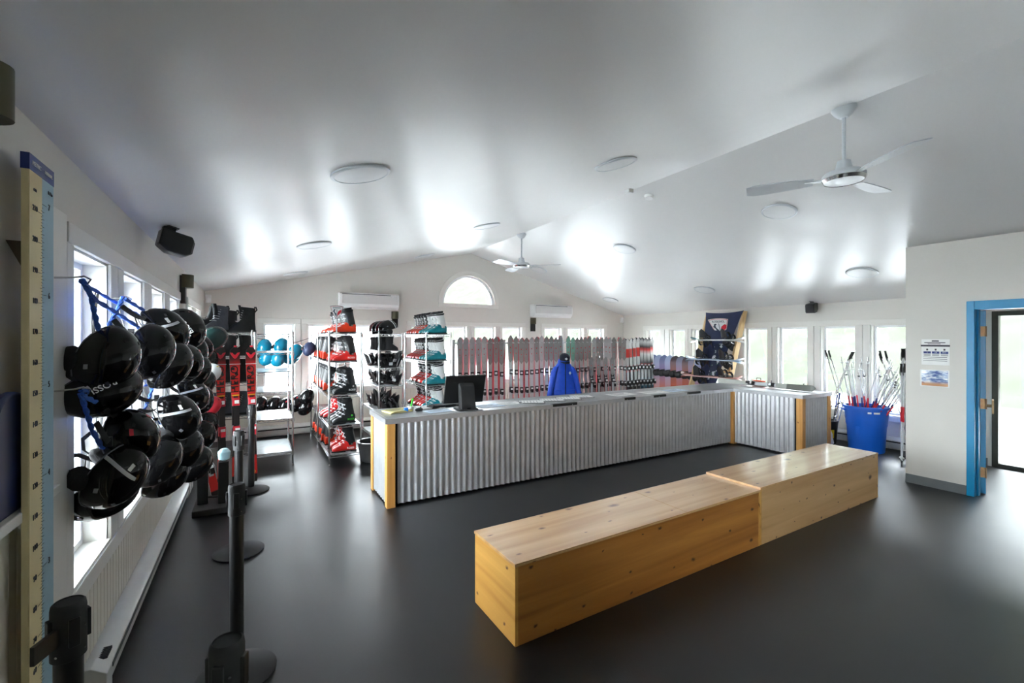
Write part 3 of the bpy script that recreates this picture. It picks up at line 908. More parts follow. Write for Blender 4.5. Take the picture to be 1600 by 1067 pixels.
# ------------------------------------------------------------------ benches
def bench(label, x0, L, yf, dep, h, side, rz, split, lip_=True):
    t = thing('bench', label, 'bench', (x0, yf, 0), (0, 0, R(rz)), 'box benches')
    th = 0.019
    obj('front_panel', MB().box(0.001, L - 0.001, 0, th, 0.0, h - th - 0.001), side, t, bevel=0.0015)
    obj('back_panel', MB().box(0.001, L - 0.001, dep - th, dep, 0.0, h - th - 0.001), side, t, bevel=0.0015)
    for x in (0.0, L - th):
        obj('end_panel', MB().box(x - 0.0005, x + th + 0.0005, -0.001, dep + 0.001, 0, h - th), M_BEND, t, bevel=0.0015)
    xs = [0] + split + [L]
    for a, b in zip(xs[:-1], xs[1:]):
        tp = obj('seat_panel', MB().box(a + 0.0012 - (0.006 if a == 0 else 0), b - 0.0012, -0.006, dep + 0.006, h - th + 0.0005, h), M_BTOP, t, bevel=0.002)
        obj('ply_edge', MB().box(a + 0.003, b - 0.003, -0.0066, -0.0058, h - 0.012, h - 0.007), M_PLYED, tp)
    return t
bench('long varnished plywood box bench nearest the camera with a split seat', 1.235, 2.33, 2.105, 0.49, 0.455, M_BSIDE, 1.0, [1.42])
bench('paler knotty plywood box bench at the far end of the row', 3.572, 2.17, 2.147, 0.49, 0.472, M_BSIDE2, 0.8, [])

# ------------------------------------------------------------------ posters on the partition
def on_part(m, ya, yb, za, zb, d):
    m.box(PX - d - 0.0006, PX - d, ya, yb, za, zb); return m
ps = thing('notice_poster', 'white printed notice with three blue number boxes taped on the partition', 'poster')
obj('paper', on_part(MB(), 1.865, 2.105, 1.385, 1.675, 0.001), M_PAPER, ps)
obj('header_bar', on_part(MB(), 1.862, 2.112, 1.592, 1.612, 0.002), M_INK, ps)
m = MB()
on_part(m, 1.955, 2.015, 1.648, 1.662, 0.002); on_part(m, 1.90, 2.08, 1.632, 1.640, 0.002); on_part(m, 1.94, 2.05, 1.620, 1.626, 0.002)
for k in range(3): on_part(m, 1.885, 2.09, 1.470 - k * 0.020, 1.474 - k * 0.020, 0.002)
for k, yy in enumerate((2.055, 1.982, 1.908)):
    for j in range(3): on_part(m, yy - 0.03, yy + 0.03, 1.488 + j * 0.007, 1.491 + j * 0.007, 0.002)
    on_part(m, yy - 0.008, yy + 0.008, 1.548, 1.568, 0.002)
obj('print_lines', m, M_INK, ps)
for yy, tx in ((2.055, '1'), (1.982, '10'), (1.908, '911')):
    obj('number_box', on_part(MB(), yy - 0.032, yy + 0.032, 1.512, 1.537, 0.002), M_NAVY, ps)
    text(tx, 0.022, M_WHITE, ps, (PX - 0.003, yy, 1.524), (R(90), 0, R(-90)), ext=0.0003)
pm = bpy.data.materials.new('glossy_winter_photo'); pm.use_nodes = True
nt = pm.node_tree; L = nt.links.new; bs = nt.nodes['Principled BSDF']
tc = nt.nodes.new('ShaderNodeTexCoord'); mp = nt.nodes.new('ShaderNodeMapping'); mp.inputs['Scale'].default_value = (10, 10, 26); L(tc.outputs['Object'], mp.inputs['Vector'])
nz = nt.nodes.new('ShaderNodeTexNoise'); nz.inputs['Scale'].default_value = 1.6; nz.inputs['Detail'].default_value = 6; L(mp.outputs['Vector'], nz.inputs['Vector'])
rp = nt.nodes.new('ShaderNodeValToRGB'); cr = rp.color_ramp
cr.elements[0].position = 0.38; cr.elements[0].color = (*S(48, 74, 140), 1); cr.elements[1].position = 0.62; cr.elements[1].color = (*S(232, 236, 240), 1)
e = cr.elements.new(0.5); e.color = (*S(140, 164, 200), 1); L(nz.outputs['Fac'], rp.inputs['Fac'])
sp = nt.nodes.new('ShaderNodeSeparateXYZ'); L(tc.outputs['Object'], sp.inputs['Vector'])
mr = nt.nodes.new('ShaderNodeMapRange'); mr.inputs['From Min'].default_value = 1.20; mr.inputs['From Max'].default_value = 1.17; L(sp.outputs[2], mr.inputs['Value'])
mx = nt.nodes.new('ShaderNodeMix'); mx.data_type = 'RGBA'; L(mr.outputs['Result'], mx.inputs[0]); L(rp.outputs['Color'], mx.inputs[6]); mx.inputs[7].default_value = (*S(190, 140, 100), 1)
L(mx.outputs[2], bs.inputs['Base Color']); bs.inputs['Roughness'].default_value = 0.08; bs.inputs['Coat Weight'].default_value = 0.6
ph = thing('photo_print', 'glossy blue and white winter photo print below the notice', 'photo')
obj('sleeve', on_part(MB(), 1.868, 2.118, 1.140, 1.330, 0.001), M_WHITE, ph)
obj('print', on_part(MB(), 1.878, 2.104, 1.148, 1.322, 0.002), pm, ph)
# ------------------------------------------------------------------ belt stanchions
def stanchion():
    t = thing('belt_stanchion', '', 'stanchion')
    obj('base', MB().lathe([(0.005, 0.0), (0.175, 0.0), (0.178, 0.012), (0.165, 0.022), (0.09, 0.045), (0.04, 0.055), (0.03, 0.055)], 36), M_RUBBER, t)
    obj('post', MB().cyl((0, 0, 0.04), (0, 0, 0.86), 0.0315, n=24), M_BLACK, t)
    hd = obj('head', MB().lathe([(0.03, 0.84), (0.038, 0.845), (0.038, 0.985), (0.036, 0.998), (0.031, 1.003), (0.0295, 0.999), (0.004, 0.999)], 28), M_RUBBER, t)
    for k in range(4):
        a = PI / 2 * k + 0.35
        M = Matrix.Rotation(a, 4, 'Z')
        obj('belt_slot', MB().box(0.034, 0.045, -0.012, 0.012, 0.885, 0.965, M), M_BLACK, hd, bevel=0.002)
    m = MB()
    for a in (-2.2, -0.5):
        for z in (0.93, 0.865):
            c = Vector((math.cos(a), math.sin(a), 0))
            m.cyl(tuple(c * 0.037 + Vector((0, 0, z))), tuple(c * 0.0395 + Vector((0, 0, z))), 0.0035, n=8)
    obj('screw', m, M_CHROME, hd)
    return t
PSt = Proto(stanchion)
G = 'belt stanchions'
s1 = PSt.place('black belt stanchion head cut by the lower left picture edge', G, (-0.443, 1.688, 0), (0, 0, 0.2), scale=(1, 1, 0.953))
PSt.place('black belt stanchion at the bottom edge, nearest the camera', G, (-0.055, 1.28, 0), (0, 0, 0.8), scale=(1, 1, 0.953))
PSt.place('black belt stanchion directly behind the nearest one, lit along one side', G, (-0.072, 2.63, 0), (0, 0, 1.2), scale=(1, 1, 0.953))
PSt.place('black belt stanchion whose base shows mid floor beside the heater', G, (-0.10, 4.14, 0), (0, 0, 0.4), scale=(1, 1, 0.953))
PSt.place('farthest black belt stanchion, standing in front of the red skis', G, (-0.02, 5.72, 0), (0, 0, 0.1), scale=(1, 1, 0.953))
s1.location.z = 0
m = MB(); m.box(-0.005, 0.005, 0.0, 0.075, 0.90, 0.95)
o = obj('belt_end', m, M_BLACK, s1, loc=(-0.02, -0.038, 0), rot=(0, 0, R(148)))

# ------------------------------------------------------------------ helmets
def dome(phi, th, k=1.0):
    r = math.sin(phi)
    x = 0.145 * k * r * math.cos(th); y = 0.108 * k * r * math.sin(th); z = 0.125 * k * math.cos(phi)
    return (x - (0.012 * (1 - math.cos(phi))), y, z)
def rim_phi(th):
    return 1.72 + 0.16 * math.cos(th + PI) + 0.06 * math.cos(2 * th + PI)
def patch(m, p0, p1, t0, t1, k, n=6):
    vs = []; fs = []
    for kk in (k, k - 0.02):
        for i in range(3):
            for j in range(n + 1):
                vs.append(dome(p0 + (p1 - p0) * i / 2, t0 + (t1 - t0) * j / n, kk))
    N = 3 * (n + 1)
    for i in range(2):
        for j in range(n):
            a = i * (n + 1) + j
            fs.append((a, a + 1, a + n + 2, a + n + 1)); fs.append((N + a, N + a + n + 1, N + a + n + 2, N + a + 1))
    return m.add(vs, fs)
def make_helmet(shell, stripe=0, sticker=None, letters=None):
    def mk():
        t = thing('ski_helmet', '', 'helmet')
        n = 28; K = 9; rg = []
        for i in range(K + 1):
            rg.append([dome(0.03 + (rim_phi(2 * PI * j / n) - 0.03) * i / K, 2 * PI * j / n) for j in range(n)])
        for i in range(K, K - 2, -1):
            rg.append([dome(0.03 + (rim_phi(2 * PI * j / n) - 0.03) * i / K, 2 * PI * j / n, 0.93) for j in range(n)])
        obj('shell', MB().rings(rg), shell, t)
        rg = [[dome(0.03 + (rim_phi(2 * PI * j / n) - 0.05) * i / 6, 2 * PI * j / n, 0.92) for j in range(n)] for i in range(7)]
        obj('liner', MB().rings(rg), M_FOAM, t)
        obj('rim_glint', MB().tube([dome(rim_phi(2 * PI * j / n), 2 * PI * j / n, 1.005) for j in range(n)], 0.0032, 6, True), mat('grey_rim_glint', S(96, 98, 102), 0.25), t)  # edge tube in lighter grey, painting in the reflection line along the rim
        for s in (1, -1):
            m = MB(); m.ell((-0.03, 0.098 * s, -0.055), 0.052, 0.02, 0.05, 12, 6)
            obj('ear_pad', m, M_FOAM, t)
        m = MB()
        m.tube([(-0.03, 0.1, -0.08), (-0.0, 0.075, -0.14), (0.02, 0.02, -0.18), (0.02, -0.02, -0.18), (0.0, -0.075, -0.14), (-0.03, -0.1, -0.08)], 0.009, 6, False, 0.002)
        obj('chin_strap', m, M_STRAP, t)
        for th, p in ((0.5, 0.62), (-0.5, 0.62), (PI - 0.4, 0.85), (PI + 0.4, 0.85)):
            obj('vent', patch(MB(), p, p + 0.1, th - 0.12, th + 0.12, 1.012), M_RUBBER, t)
        for s in (1, -1):
            obj('round_badge', patch(MB(), 1.28, 1.40, s * 1.9 - 0.07, s * 1.9 + 0.07, 1.014), mat('badge_grey', S(140, 142, 146), 0.3), t)
            if stripe:
                m = MB()
                for q in range(10):
                    p0 = 0.35 + 0.125 * q
                    def ct(p): return s * (1.35 - 0.35 * (p - 0.35))
                    vs = []
                    for kk in (1.014, 0.99):
                        for p in (p0, p0 + 0.126):
                            wv = 0.055 / max(0.4, math.sin(p))
                            vs += [dome(p, ct(p) - wv, kk), dome(p, ct(p) + wv, kk)]
                    m.add(vs, [(0, 1, 3, 2), (4, 6, 7, 5), (0, 2, 6, 4), (1, 5, 7, 3)])
                obj('stripe', m, M_SILVER, t, label='silver stripe')
            if sticker:
                obj('sticker', patch(MB(), 0.66, 0.78, s * 0.9 - 0.17, s * 0.9 + 0.17, 1.015), sticker, t)
        if letters:
            q = Vector((0, 1, 0))
            for s in (1, -1):
                p = Vector(dome(1.15, s * PI / 2, 1.0))
                text('ROSSI', 0.034, M_WHITE, t, p, (R(90 - 22), 0, R(180) if s > 0 else 0), ext=0.007)
        return t
    return Proto(mk)
HP = make_helmet(M_GLOSS)
HS = make_helmet(M_GLOSS, stripe=1, sticker=M_PAPER)
HR = make_helmet(M_GLOSS, sticker=M_LOGOR)
HL = make_helmet(M_GLOSS, letters=1)
def T(px, py, t):
    """a point at depth t in front of the room's entrance corner (world metres)"""
    u = (px - 800) / 700; v = (529 - py) / 700
    return Vector(((0.5 + 0.866 * u) * t, (0.866 - 0.5 * u) * t, 1.682 + v * t))
HANG = []
HEL = [  # px, py, x, crown direction, roll, kind, label, size
 (166, 557, -0.545, (0.80, -0.55, -0.12), 1.5, HP, 'large glossy black helmet nearest the camera in the upper bunch', 1.0),
 (229, 546, -0.47, (0.85, -0.4, -0.1), 1.4, HP, 'plain black helmet just right of the nearest upper helmet', 1.0),
 (250, 517, -0.47, (0.75, -0.25, 0.5), 0.9, HS, 'black helmet with silver stripe at the top of the upper bunch', 1.05),
 (287, 512, -0.44, (0.75, -0.2, 0.45), 1.5, HL, 'black helmet with white lettering at the upper right of the bunch', 1.05),
 (261, 566, -0.43, (0.85, -0.3, -0.2), 1.4, HP, 'black helmet under the striped one in the upper bunch', 0.95),
 (285, 564, -0.42, (0.85, -0.4, -0.1), 1.3, HR, 'black helmet with red sticker under the lettered upper helmet', 1.0),
 (298, 548, -0.44, (0.8, -0.5, 0.1), 1.7, HP, 'black helmet behind the lettered one, partly hidden', 1.0),
 (308, 541, -0.46, (0.8, -0.3, 0.3), 1.6, HR, 'small black helmet with red sticker at the right edge of upper bunch', 1.0),
 (321, 562, -0.46, (0.85, -0.3, 0.0), 1.5, HP, 'far black helmet at the right end of the upper bunch', 1.0),
 (301, 578, -0.42, (0.85, -0.2, -0.35), 1.4, HP, 'low black helmet at the bottom right of the upper bunch', 1.05),
 (162, 606, -0.56, (0.55, -0.45, -0.7), 1.5, HL, 'black helmet with white lettering tucked under the nearest upper helmet', 0.98),
 (314, 597, -0.45, (0.85, -0.3, -0.3), 1.4, HP, 'small black helmet with blue rope below the upper bunch', 1.0),
 (198, 681, -0.50, (0.8, -0.5, 0.1), 1.6, HR, 'black helmet with red sticker in front of the lower bunch', 1.02),
 (272, 650, -0.40, (0.75, -0.3, 0.4), 0.9, HS, 'black helmet with silver stripe and label atop the lower bunch', 1.2),
 (296, 616, -0.44, (0.75, -0.2, 0.5), 0.9, HS, 'striped black helmet behind the top of the lower bunch', 1.05),
 (177, 738, -0.53, (0.8, -0.4, -0.3), 0.8, HS, 'striped black helmet lowest and nearest in the lower bunch', 1.06),
 (160, 766, -0.60, (0.4, -0.2, -0.85), 1.5, HP, 'black helmet hanging upside down below the lower bunch', 0.95),
 (243, 716, -0.47, (0.85, -0.3, -0.2), 1.5, HP, 'black helmet in the middle of the lower bunch', 1.02),
 (281, 700, -0.40, (0.85, -0.25, -0.2), 1.3, HP, 'large black helmet on the right of the lower bunch', 1.15),
 (303, 722, -0.40, (0.85, -0.3, -0.3), 1.3, HP, 'black helmet at the lower right of the lower bunch', 1.05),
 (314, 679, -0.43, (0.85, -0.3, 0.1), 1.5, HP, 'black helmet at the right side of the lower bunch', 1.0),
 (322, 661, -0.45, (0.85, -0.3, 0.2), 1.5, HP, 'small black helmet upper right of the lower bunch', 1.0),
 (335, 667, -0.42, (0.75, -0.5, 0.0), 1.5, HR, 'farthest black helmet of the lower bunch near the red skis', 0.95),
 (311, 622, -0.45, (0.8, -0.4, 0.2), 1.6, HP, 'black helmet behind the striped helmets between the bunches', 1.0),
 (258, 738, -0.47, (0.8, -0.3, -0.35), 1.4, HP, 'black helmet at the bottom centre of the lower bunch', 0.95),
]
def show(d, p, az):
    """roll that turns the side at azimuth az outward into the room"""
    v = (Vector((0.3, 0.0, 1.68)) - Vector(p)).normalized()
    w = Vector((0, 0, 1)).rotation_difference(Vector(d).normalized()).inverted() @ v
    return math.atan2(w.y, w.x) - az
def TX(px, py, x):
    u = (px - 800) / 700
    return T(px, py, x / (0.5 + 0.866 * u))
for px, py, x_, d, roll, kind, lab, sc in HEL:
    p_ = TX(px, py, x_)
    hm_ = kind.place(lab, 'black helmets on the window ropes', mtx=aim(d, show(d, p_, {id(HS): 1.2, id(HR): 0.95, id(HL): 1.57}.get(id(kind), 1.57)), p_, sc))
    HANG.append((hm_, p_, Vector(d).normalized()))
make_helmet(M_GHELM).place('matt dark green helmet hanging in front of the black winter boots', None, mtx=aim((0.6, -0.6, -0.2), 1.5, TX(332, 528, -0.36), 1.05))
make_helmet(M_WHITE, sticker=M_YELLOW).place('white helmet hanging below the green helmet', None, mtx=aim((0.7, -0.5, 0.0), 1.4, TX(325, 583, -0.42), 0.95))
make_helmet(M_LOGOR).place('red helmet low beside the red skis behind the black helmets', None, mtx=aim((0.6, -0.7, 0.0), 1.4, TX(328, 634, -0.42), 0.9))

# hooks and ropes for the helmets
def hook(label, p):
    m = MB(); x, y, z = p
    m.tube([(XL + 0.015, y, z), (x - 0.03, y, z + 0.004), (x, y, z + 0.012), (x + 0.02, y, z), (x + 0.01, y, z - 0.018), (x - 0.006, y, z - 0.016)], 0.004, 6)
    o = obj('wall_hook', m, M_CHROME); tag(o, label, 'hook', 'steel hooks for the helmet ropes')
hook('steel hook at the upper left above the nearest helmets', (-0.575, 2.36, 1.915)); hook('steel hook between the first two windows above the helmets', (-0.60, 3.18, 1.90))
hook('lower steel hook at the left between the helmet bunches', (-0.575, 2.36, 1.48)); hook('lower steel hook behind the helmets', (-0.58, 3.30, 1.48))
def rope(label, pts, r=0.009):
    # smooth the path and add a small twist so it reads as laid rope
    P = [Vector(p) for p in pts]; out = []
    for a, b in zip(P[:-1], P[1:]):
        for i in range(8): out.append(a.lerp(b, i / 8))
    out.append(P[-1])
    m = MB()
    for ph in (0, PI):
        q = [p + 0.45 * r * Vector((math.cos(i * 0.9 + ph), 0.3 * math.sin(i * 0.7 + ph), math.sin(i * 0.9 + ph))) for i, p in enumerate(out)]
        m.tube(q, r * 0.72, 6)
    o = obj('rope', m, M_ROPE); tag(o, label, 'rope', 'blue helmet ropes')
rope('blue rope from the upper left hook down to the nearest helmet', [TX(128, 437, -0.56), TX(142, 462, -0.56), TX(148, 490, -0.56), TX(155, 520, -0.56)])
rope('blue rope from the upper left hook slanting right to the bunch', [TX(130, 440, -0.56), TX(146, 466, -0.56), TX(180, 488, -0.56), TX(215, 510, -0.56), TX(240, 545, -0.56)])
rope('blue rope from the second hook down to the upper helmets', [TX(192, 464, -0.56), TX(184, 484, -0.56), TX(172, 505, -0.56), TX(168, 530, -0.56)])
rope('blue rope from the second hook right to the striped helmet', [TX(194, 466, -0.56), TX(220, 482, -0.56), TX(250, 500, -0.56), TX(285, 520, -0.56), TX(312, 545, -0.56)])
rope('blue rope from the lower left hook down to the red stickered helmet', [TX(126, 615, -0.56), TX(136, 645, -0.56), TX(144, 672, -0.56), TX(160, 700, -0.56)])
rope('blue rope from the lower left hook slanting right to the lower bunch', [TX(128, 617, -0.56), TX(150, 628, -0.56), TX(185, 640, -0.56), TX(230, 650, -0.56), TX(285, 680, -0.56)])
rope('blue rope hanging in a short length between the helmet bunches', [TX(238, 588, -0.56), TX(237, 612, -0.56), TX(226, 640, -0.56), TX(180, 660, -0.56)])
rope('blue rope looping through the far helmets of the upper bunch', [TX(215, 585, -0.56), TX(260, 592, -0.56), TX(300, 600, -0.56), TX(328, 585, -0.56)], 0.008)
# a long rope at each level carries the straps of the helmets farther along the wall
def level(y, z0):
    return Vector((-0.585, y, z0 - 0.10 * math.sin(min(1, max(0, (y - 2.36) / 3.4)) * PI)))
for z0, lab in ((1.905, 'upper long blue rope running along the windows behind the helmets'), (1.478, 'lower long blue rope running along the windows behind the helmets')):
    rope(lab, [level(2.36 + 0.34 * k, z0) for k in range(11)], 0.007)
    hook('far steel hook holding the %s end of the long ropes' % lab.split()[0], (-0.585, 5.76, z0))
for hm_, p, dv in HANG:
    a = p - dv * 0.05; e = level(p.y + 0.03, 1.905 if p.z > 1.40 else 1.478)
    mid = (a + e) / 2 + Vector((-0.03, 0.02, 0))
    iv = hm_.matrix_basis.inverted()
    pts = [iv @ (a * (1 - s) ** 2 + mid * 2 * s * (1 - s) + e * s * s) for s in [i / 6 for i in range(7)]]
    obj('hanging_strap', MB().tube(pts, 0.007, 5, False, 0.002), M_STRAP, hm_)
rng = random.Random(3)
for k, (a, b) in enumerate((((178, 500, 2.2), (205, 520, 2.2)), ((190, 478, 2.3), (235, 498, 2.35)), ((165, 640, 2.05), (205, 652, 2.1)), ((205, 615, 2.3), (245, 622, 2.3)), ((215, 640, 2.2), (250, 632, 2.3)), ((150, 660, 2.0), (170, 690, 2.0)), ((262, 600, 2.5), (285, 612, 2.6)))):
    p, q = TX(a[0], a[1], -0.53), TX(b[0], b[1], -0.53); mid = (p + q) / 2 + Vector((0.02, 0, -0.05))
    pts = [p * (1 - s) ** 2 + mid * 2 * s * (1 - s) + q * s * s for s in [i / 8 for i in range(9)]]
    m = MB(); m.tube(pts, 0.011, 6, False, 0.0025); m.box(-0.012, 0.012, -0.008, 0.008, -0.02, 0.02, Matrix.Translation(q))
    o = obj('chin_strap', m, M_STRAP)
    tag(o, 'loose black helmet strap with buckle, %s counted from the top hook down' % ORD[k], 'strap', 'loose helmet straps')

# ------------------------------------------------------------------ skis
def ski_mesh(L, mats, wt=0.048, ww=0.033, wl=0.044, tip=0.05, zone=0.27):
    """upright ski: local z up, top sheet toward -y. mats = tip patch, body, sidewall/base"""
    n = 30; m = MB(); rg = []; zs = []
    for i in range(n + 1):
        s = i / n
        if s < 0.5: w = wl + (ww - wl) * math.sin(PI * s)
        else: w = ww + (wt - ww) * math.sin(PI * (s - 0.5)) ** 1.6
        e = (1 - s) * L
        if e < 0.09: w *= math.sqrt(max(0.02, 1 - (1 - e / 0.09) ** 2))
        if s * L < 0.02: w *= 0.85
        y = -tip * max(0, (s - 0.9) / 0.1) ** 2 * 0.9
        h = 0.010 if s < 0.9 else 0.006
        mid = 0.006 * math.sin(PI * s)
        z = s * L
        rg.append([(-w, y - h - mid, z), (w, y - h - mid, z), (w, y + 0.0, z), (-w, y + 0.0, z)])
    vs = [p for r in rg for p in r]; fs = []; mi = []
    for i in range(n):
        a, b = i * 4, (i + 1) * 4
        for j in range(4):
            fs.append((a + j, a + (j + 1) % 4, b + (j + 1) % 4, b + j))
            mi.append((0 if i / n > 1 - zone else 1) if j == 0 else 2)
    fs.append((3, 2, 1, 0)); mi.append(2); fs.append(tuple(n * 4 + j for j in range(4))); mi.append(2)
    for f, k in zip(fs, mi):
        pass
    o = len(m.v); m.v += vs; m.f += fs; m.m += mi
    return m.mesh('ski', mats, 50)
def binding_parts(root, z, col=None, hz=0.30, rail=None):
    m = MB(); m.box(-0.032, 0.032, -0.045, -0.012, z + 0.13, z + 0.22); m.box(-0.024, 0.024, -0.07, -0.04, z + 0.15, z + 0.21)
    m.cyl((-0.026, -0.062, z + 0.2), (0.026, -0.062, z + 0.2), 0.013, n=8)
    tb = obj('toe_binding', m, col or M_BLACK, root)
    obj('binding_cap', MB().box(-0.02, 0.02, -0.073, -0.066, z + 0.155, z + 0.195), M_WHITE, tb)
    m = MB(); m.box(-0.030, 0.030, -0.05, -0.012, z - 0.20, z - 0.10); m.box(-0.024, 0.024, -0.085, -0.045, z - 0.16, z - 0.11); m.box(-0.018, 0.018, -0.1, -0.07, z - 0.21, z - 0.15)
    hb = obj('heel_binding', m, col or M_BLACK, root)
    obj('heel_cap', MB().box(-0.02, 0.02, -0.088, -0.083, z - 0.15, z - 0.12), M_WHITE, hb)
    m = MB()
    for s in (-1, 1):
        m.tube([(s * 0.03, -0.03, z - 0.09), (s * 0.046, -0.02, z - 0.15), (s * 0.048, 0.01, z - 0.24)], 0.004, 5)
    obj('brake', m, M_SILVER, root)
    obj('binding_rail', MB().box(-0.02, 0.02, -0.024, -0.012, z - 0.24, z + 0.24), M_BLACK if col else M_SILVER, root)
def ski_proto(L, tipm, bodym, sidem, bz=None, col=None, extra=None):
    def mk():
        o = obj('ski', ski_mesh(L, [tipm, bodym, sidem]), None)
        tag(o, '', 'ski')
        binding_parts(o, bz or L * 0.49, col)
        if extra: extra(o, L)
        return o
    return Proto(mk)
M_S1 = mat('ski_tip_grey', S(180, 182, 182), 0.3, vary=0.08); M_S2 = mat('ski_tip_dark_grey', S(146, 146, 143), 0.3, vary=0.08)
M_S3 = mat('ski_tip_green_grey', S(120, 168, 148), 0.3, vary=0.1); M_SB = mat('ski_body_pale', S(196, 194, 192), 0.3, vary=0.05)
M_SK = mat('ski_body_black', S(40, 40, 42), 0.3, vary=0.1); M_SW = mat('ski_tip_white', S(216, 216, 214), 0.3, vary=0.03)
M_SRD = ramp_mat('ski_red_band', [(0, S(40, 40, 44)), (0.54, S(60, 60, 64)), (0.55, S(214, 44, 40)), (0.63, S(214, 44, 40)), (0.64, S(190, 190, 190)), (0.74, S(200, 200, 198)), (0.75, S(214, 44, 40)), (0.86, S(220, 60, 50)), (0.87, S(220, 220, 218)), (1, S(210, 210, 208))], 2, 0, 1.65)
M_STL = ramp_mat('ski_teal_band', [(0, S(200, 60, 60)), (0.3, S(30, 30, 34)), (0.42, S(30, 150, 190)), (0.47, S(40, 40, 44)), (0.58, S(190, 190, 190)), (0.62, S(200, 50, 46)), (0.66, S(60, 60, 64)), (0.78, S(200, 200, 198)), (0.84, S(200, 50, 46)), (0.88, S(50, 50, 52)), (0.95, S(190, 190, 190)), (1, S(40, 40, 42))], 2, 0, 1.65)
def chev(o, L):
    m = MB(); z = L * 0.73
    m.prism([(-0.045, z + 0.005), (0.0, z - 0.055), (0.045, z + 0.005)], -0.0185, -0.0155, 1)
    obj('tip_graphic_point', m, o.data.materials[0], o)
    m = MB(); m.box(-0.008, 0.008, -0.0195, -0.013, L * 0.86, L * 0.872); m.box(-0.006, 0.006, -0.0195, -0.013, L * 0.8, L * 0.812)
    obj('logo', m, M_LOGOR, o)
SK = {'a': ski_proto(1.66, M_S1, M_SB, M_SKIPINK, extra=chev), 'b': ski_proto(1.66, M_S2, M_SB, M_SKIRED, extra=chev), 'c': ski_proto(1.66, M_S3, M_SB, M_SKIRED, extra=chev),
      'd': ski_proto(1.66, M_S2, M_SK, M_SKIRED, extra=chev), 'r': ski_proto(1.66, M_SRD, M_SRD, M_BLACK), 't': ski_proto(1.66, M_STL, M_STL, M_BLACK)}
SB = {k: None for k in SK}
RY = 7.42
bays = [(3.10, 4.06, 'aaaaabbb', 'bay beside the boot rack'), (4.14, 5.42, 'bbbbababbbb', 'bay left of the blue jacket'), (5.50, 6.84, 'ccbbbbabbaab', 'bay right of the blue jacket'), (6.92, 8.02, 'bbrrrrtttt', 'bay nearest the snowboards')]
rng = random.Random(11)
for (x0, x1, ty, bn) in bays:
    n = len(ty)
    for i, k in enumerate(ty):
        x = x0 + (x1 - x0) * (i + 0.5) / n
        rz = R((-2 if k in 'rt' else -20) + rng.uniform(-8, 8)); dz = 0.0; sc = (1, 1, rng.uniform(0.985, 1.015) + (0.01 if 'jacket' in bn else 0))
        kn = {'a': 'pale grey', 'b': 'grey tipped', 'c': 'green grey', 'd': 'dark', 'r': 'red banded', 't': 'red and blue'}[k]
        SK[k].place('%s rental ski, %s from left in the %s' % (kn, ORD[i], bn), 'front skis in the wall racks', (x, RY - 0.11, 0.045 + dz), (R(-2), 0, rz), scale=sc)
        # its mate stands base to base behind it
        d = Vector((math.sin(rz), -math.cos(rz), 0))
        SK[k].place('rear ski of the pair %s from left in the %s' % (ORD[i], bn), 'rear skis in the wall racks', (x - d.x * 0.05 + 0.042, RY - 0.11 - d.y * 0.05, 0.045 + dz), (R(2), 0, rz + PI), scale=sc)
SHORT = ski_proto(1.30, M_S2, M_SK, M_SKIRED, extra=chev)
for i, x in enumerate((5.98, 6.17, 6.36, 6.55)):
    SHORT.place('short grey tipped ski, %s of those standing before the rack by the jacket' % ORD[i], 'short skis before the rack', (x, RY - 0.33, 0.003), (R(-3), 0, R(-18)))
rk = thing('ski_rack', 'long silver floor standing ski rack with posts and rails behind the counter', 'rack', (0, RY, 0))
for x in (3.08, 4.10, 5.46, 6.88, 8.06):
    m = MB(); m.box(x - 0.025, x + 0.025, -0.025, 0.025, 0, 1.66); m.box(x - 0.03, x + 0.03, -0.3, 0.3, 0, 0.04)
    p = obj('post', m, M_RACK, rk, bevel=0.003)
    m = MB()
    for z in (0.5, 0.9, 1.3): m.cyl((x, -0.026, z), (x, -0.03, z), 0.008, n=8)
    obj('bolt', m, M_BLACK, p)
for z, yy in ((1.60, -0.05), (1.60, 0.05), (0.9, 0.03)):
    obj('rail', MB().cyl((3.08, yy, z), (8.06, yy, z), 0.012, n=10), M_RACK, rk)
m = MB()
k = 3.12
while k < 8.05:
    m.cyl((k, -0.05, 1.60), (k, -0.115, 1.615), 0.004, n=5); k += 0.112
obj('ski_pegs', m, M_RACK, rk)
obj('foot_tray', MB().box(3.08, 8.06, -0.26, 0.0, 0.02, 0.04), M_RACK, rk)

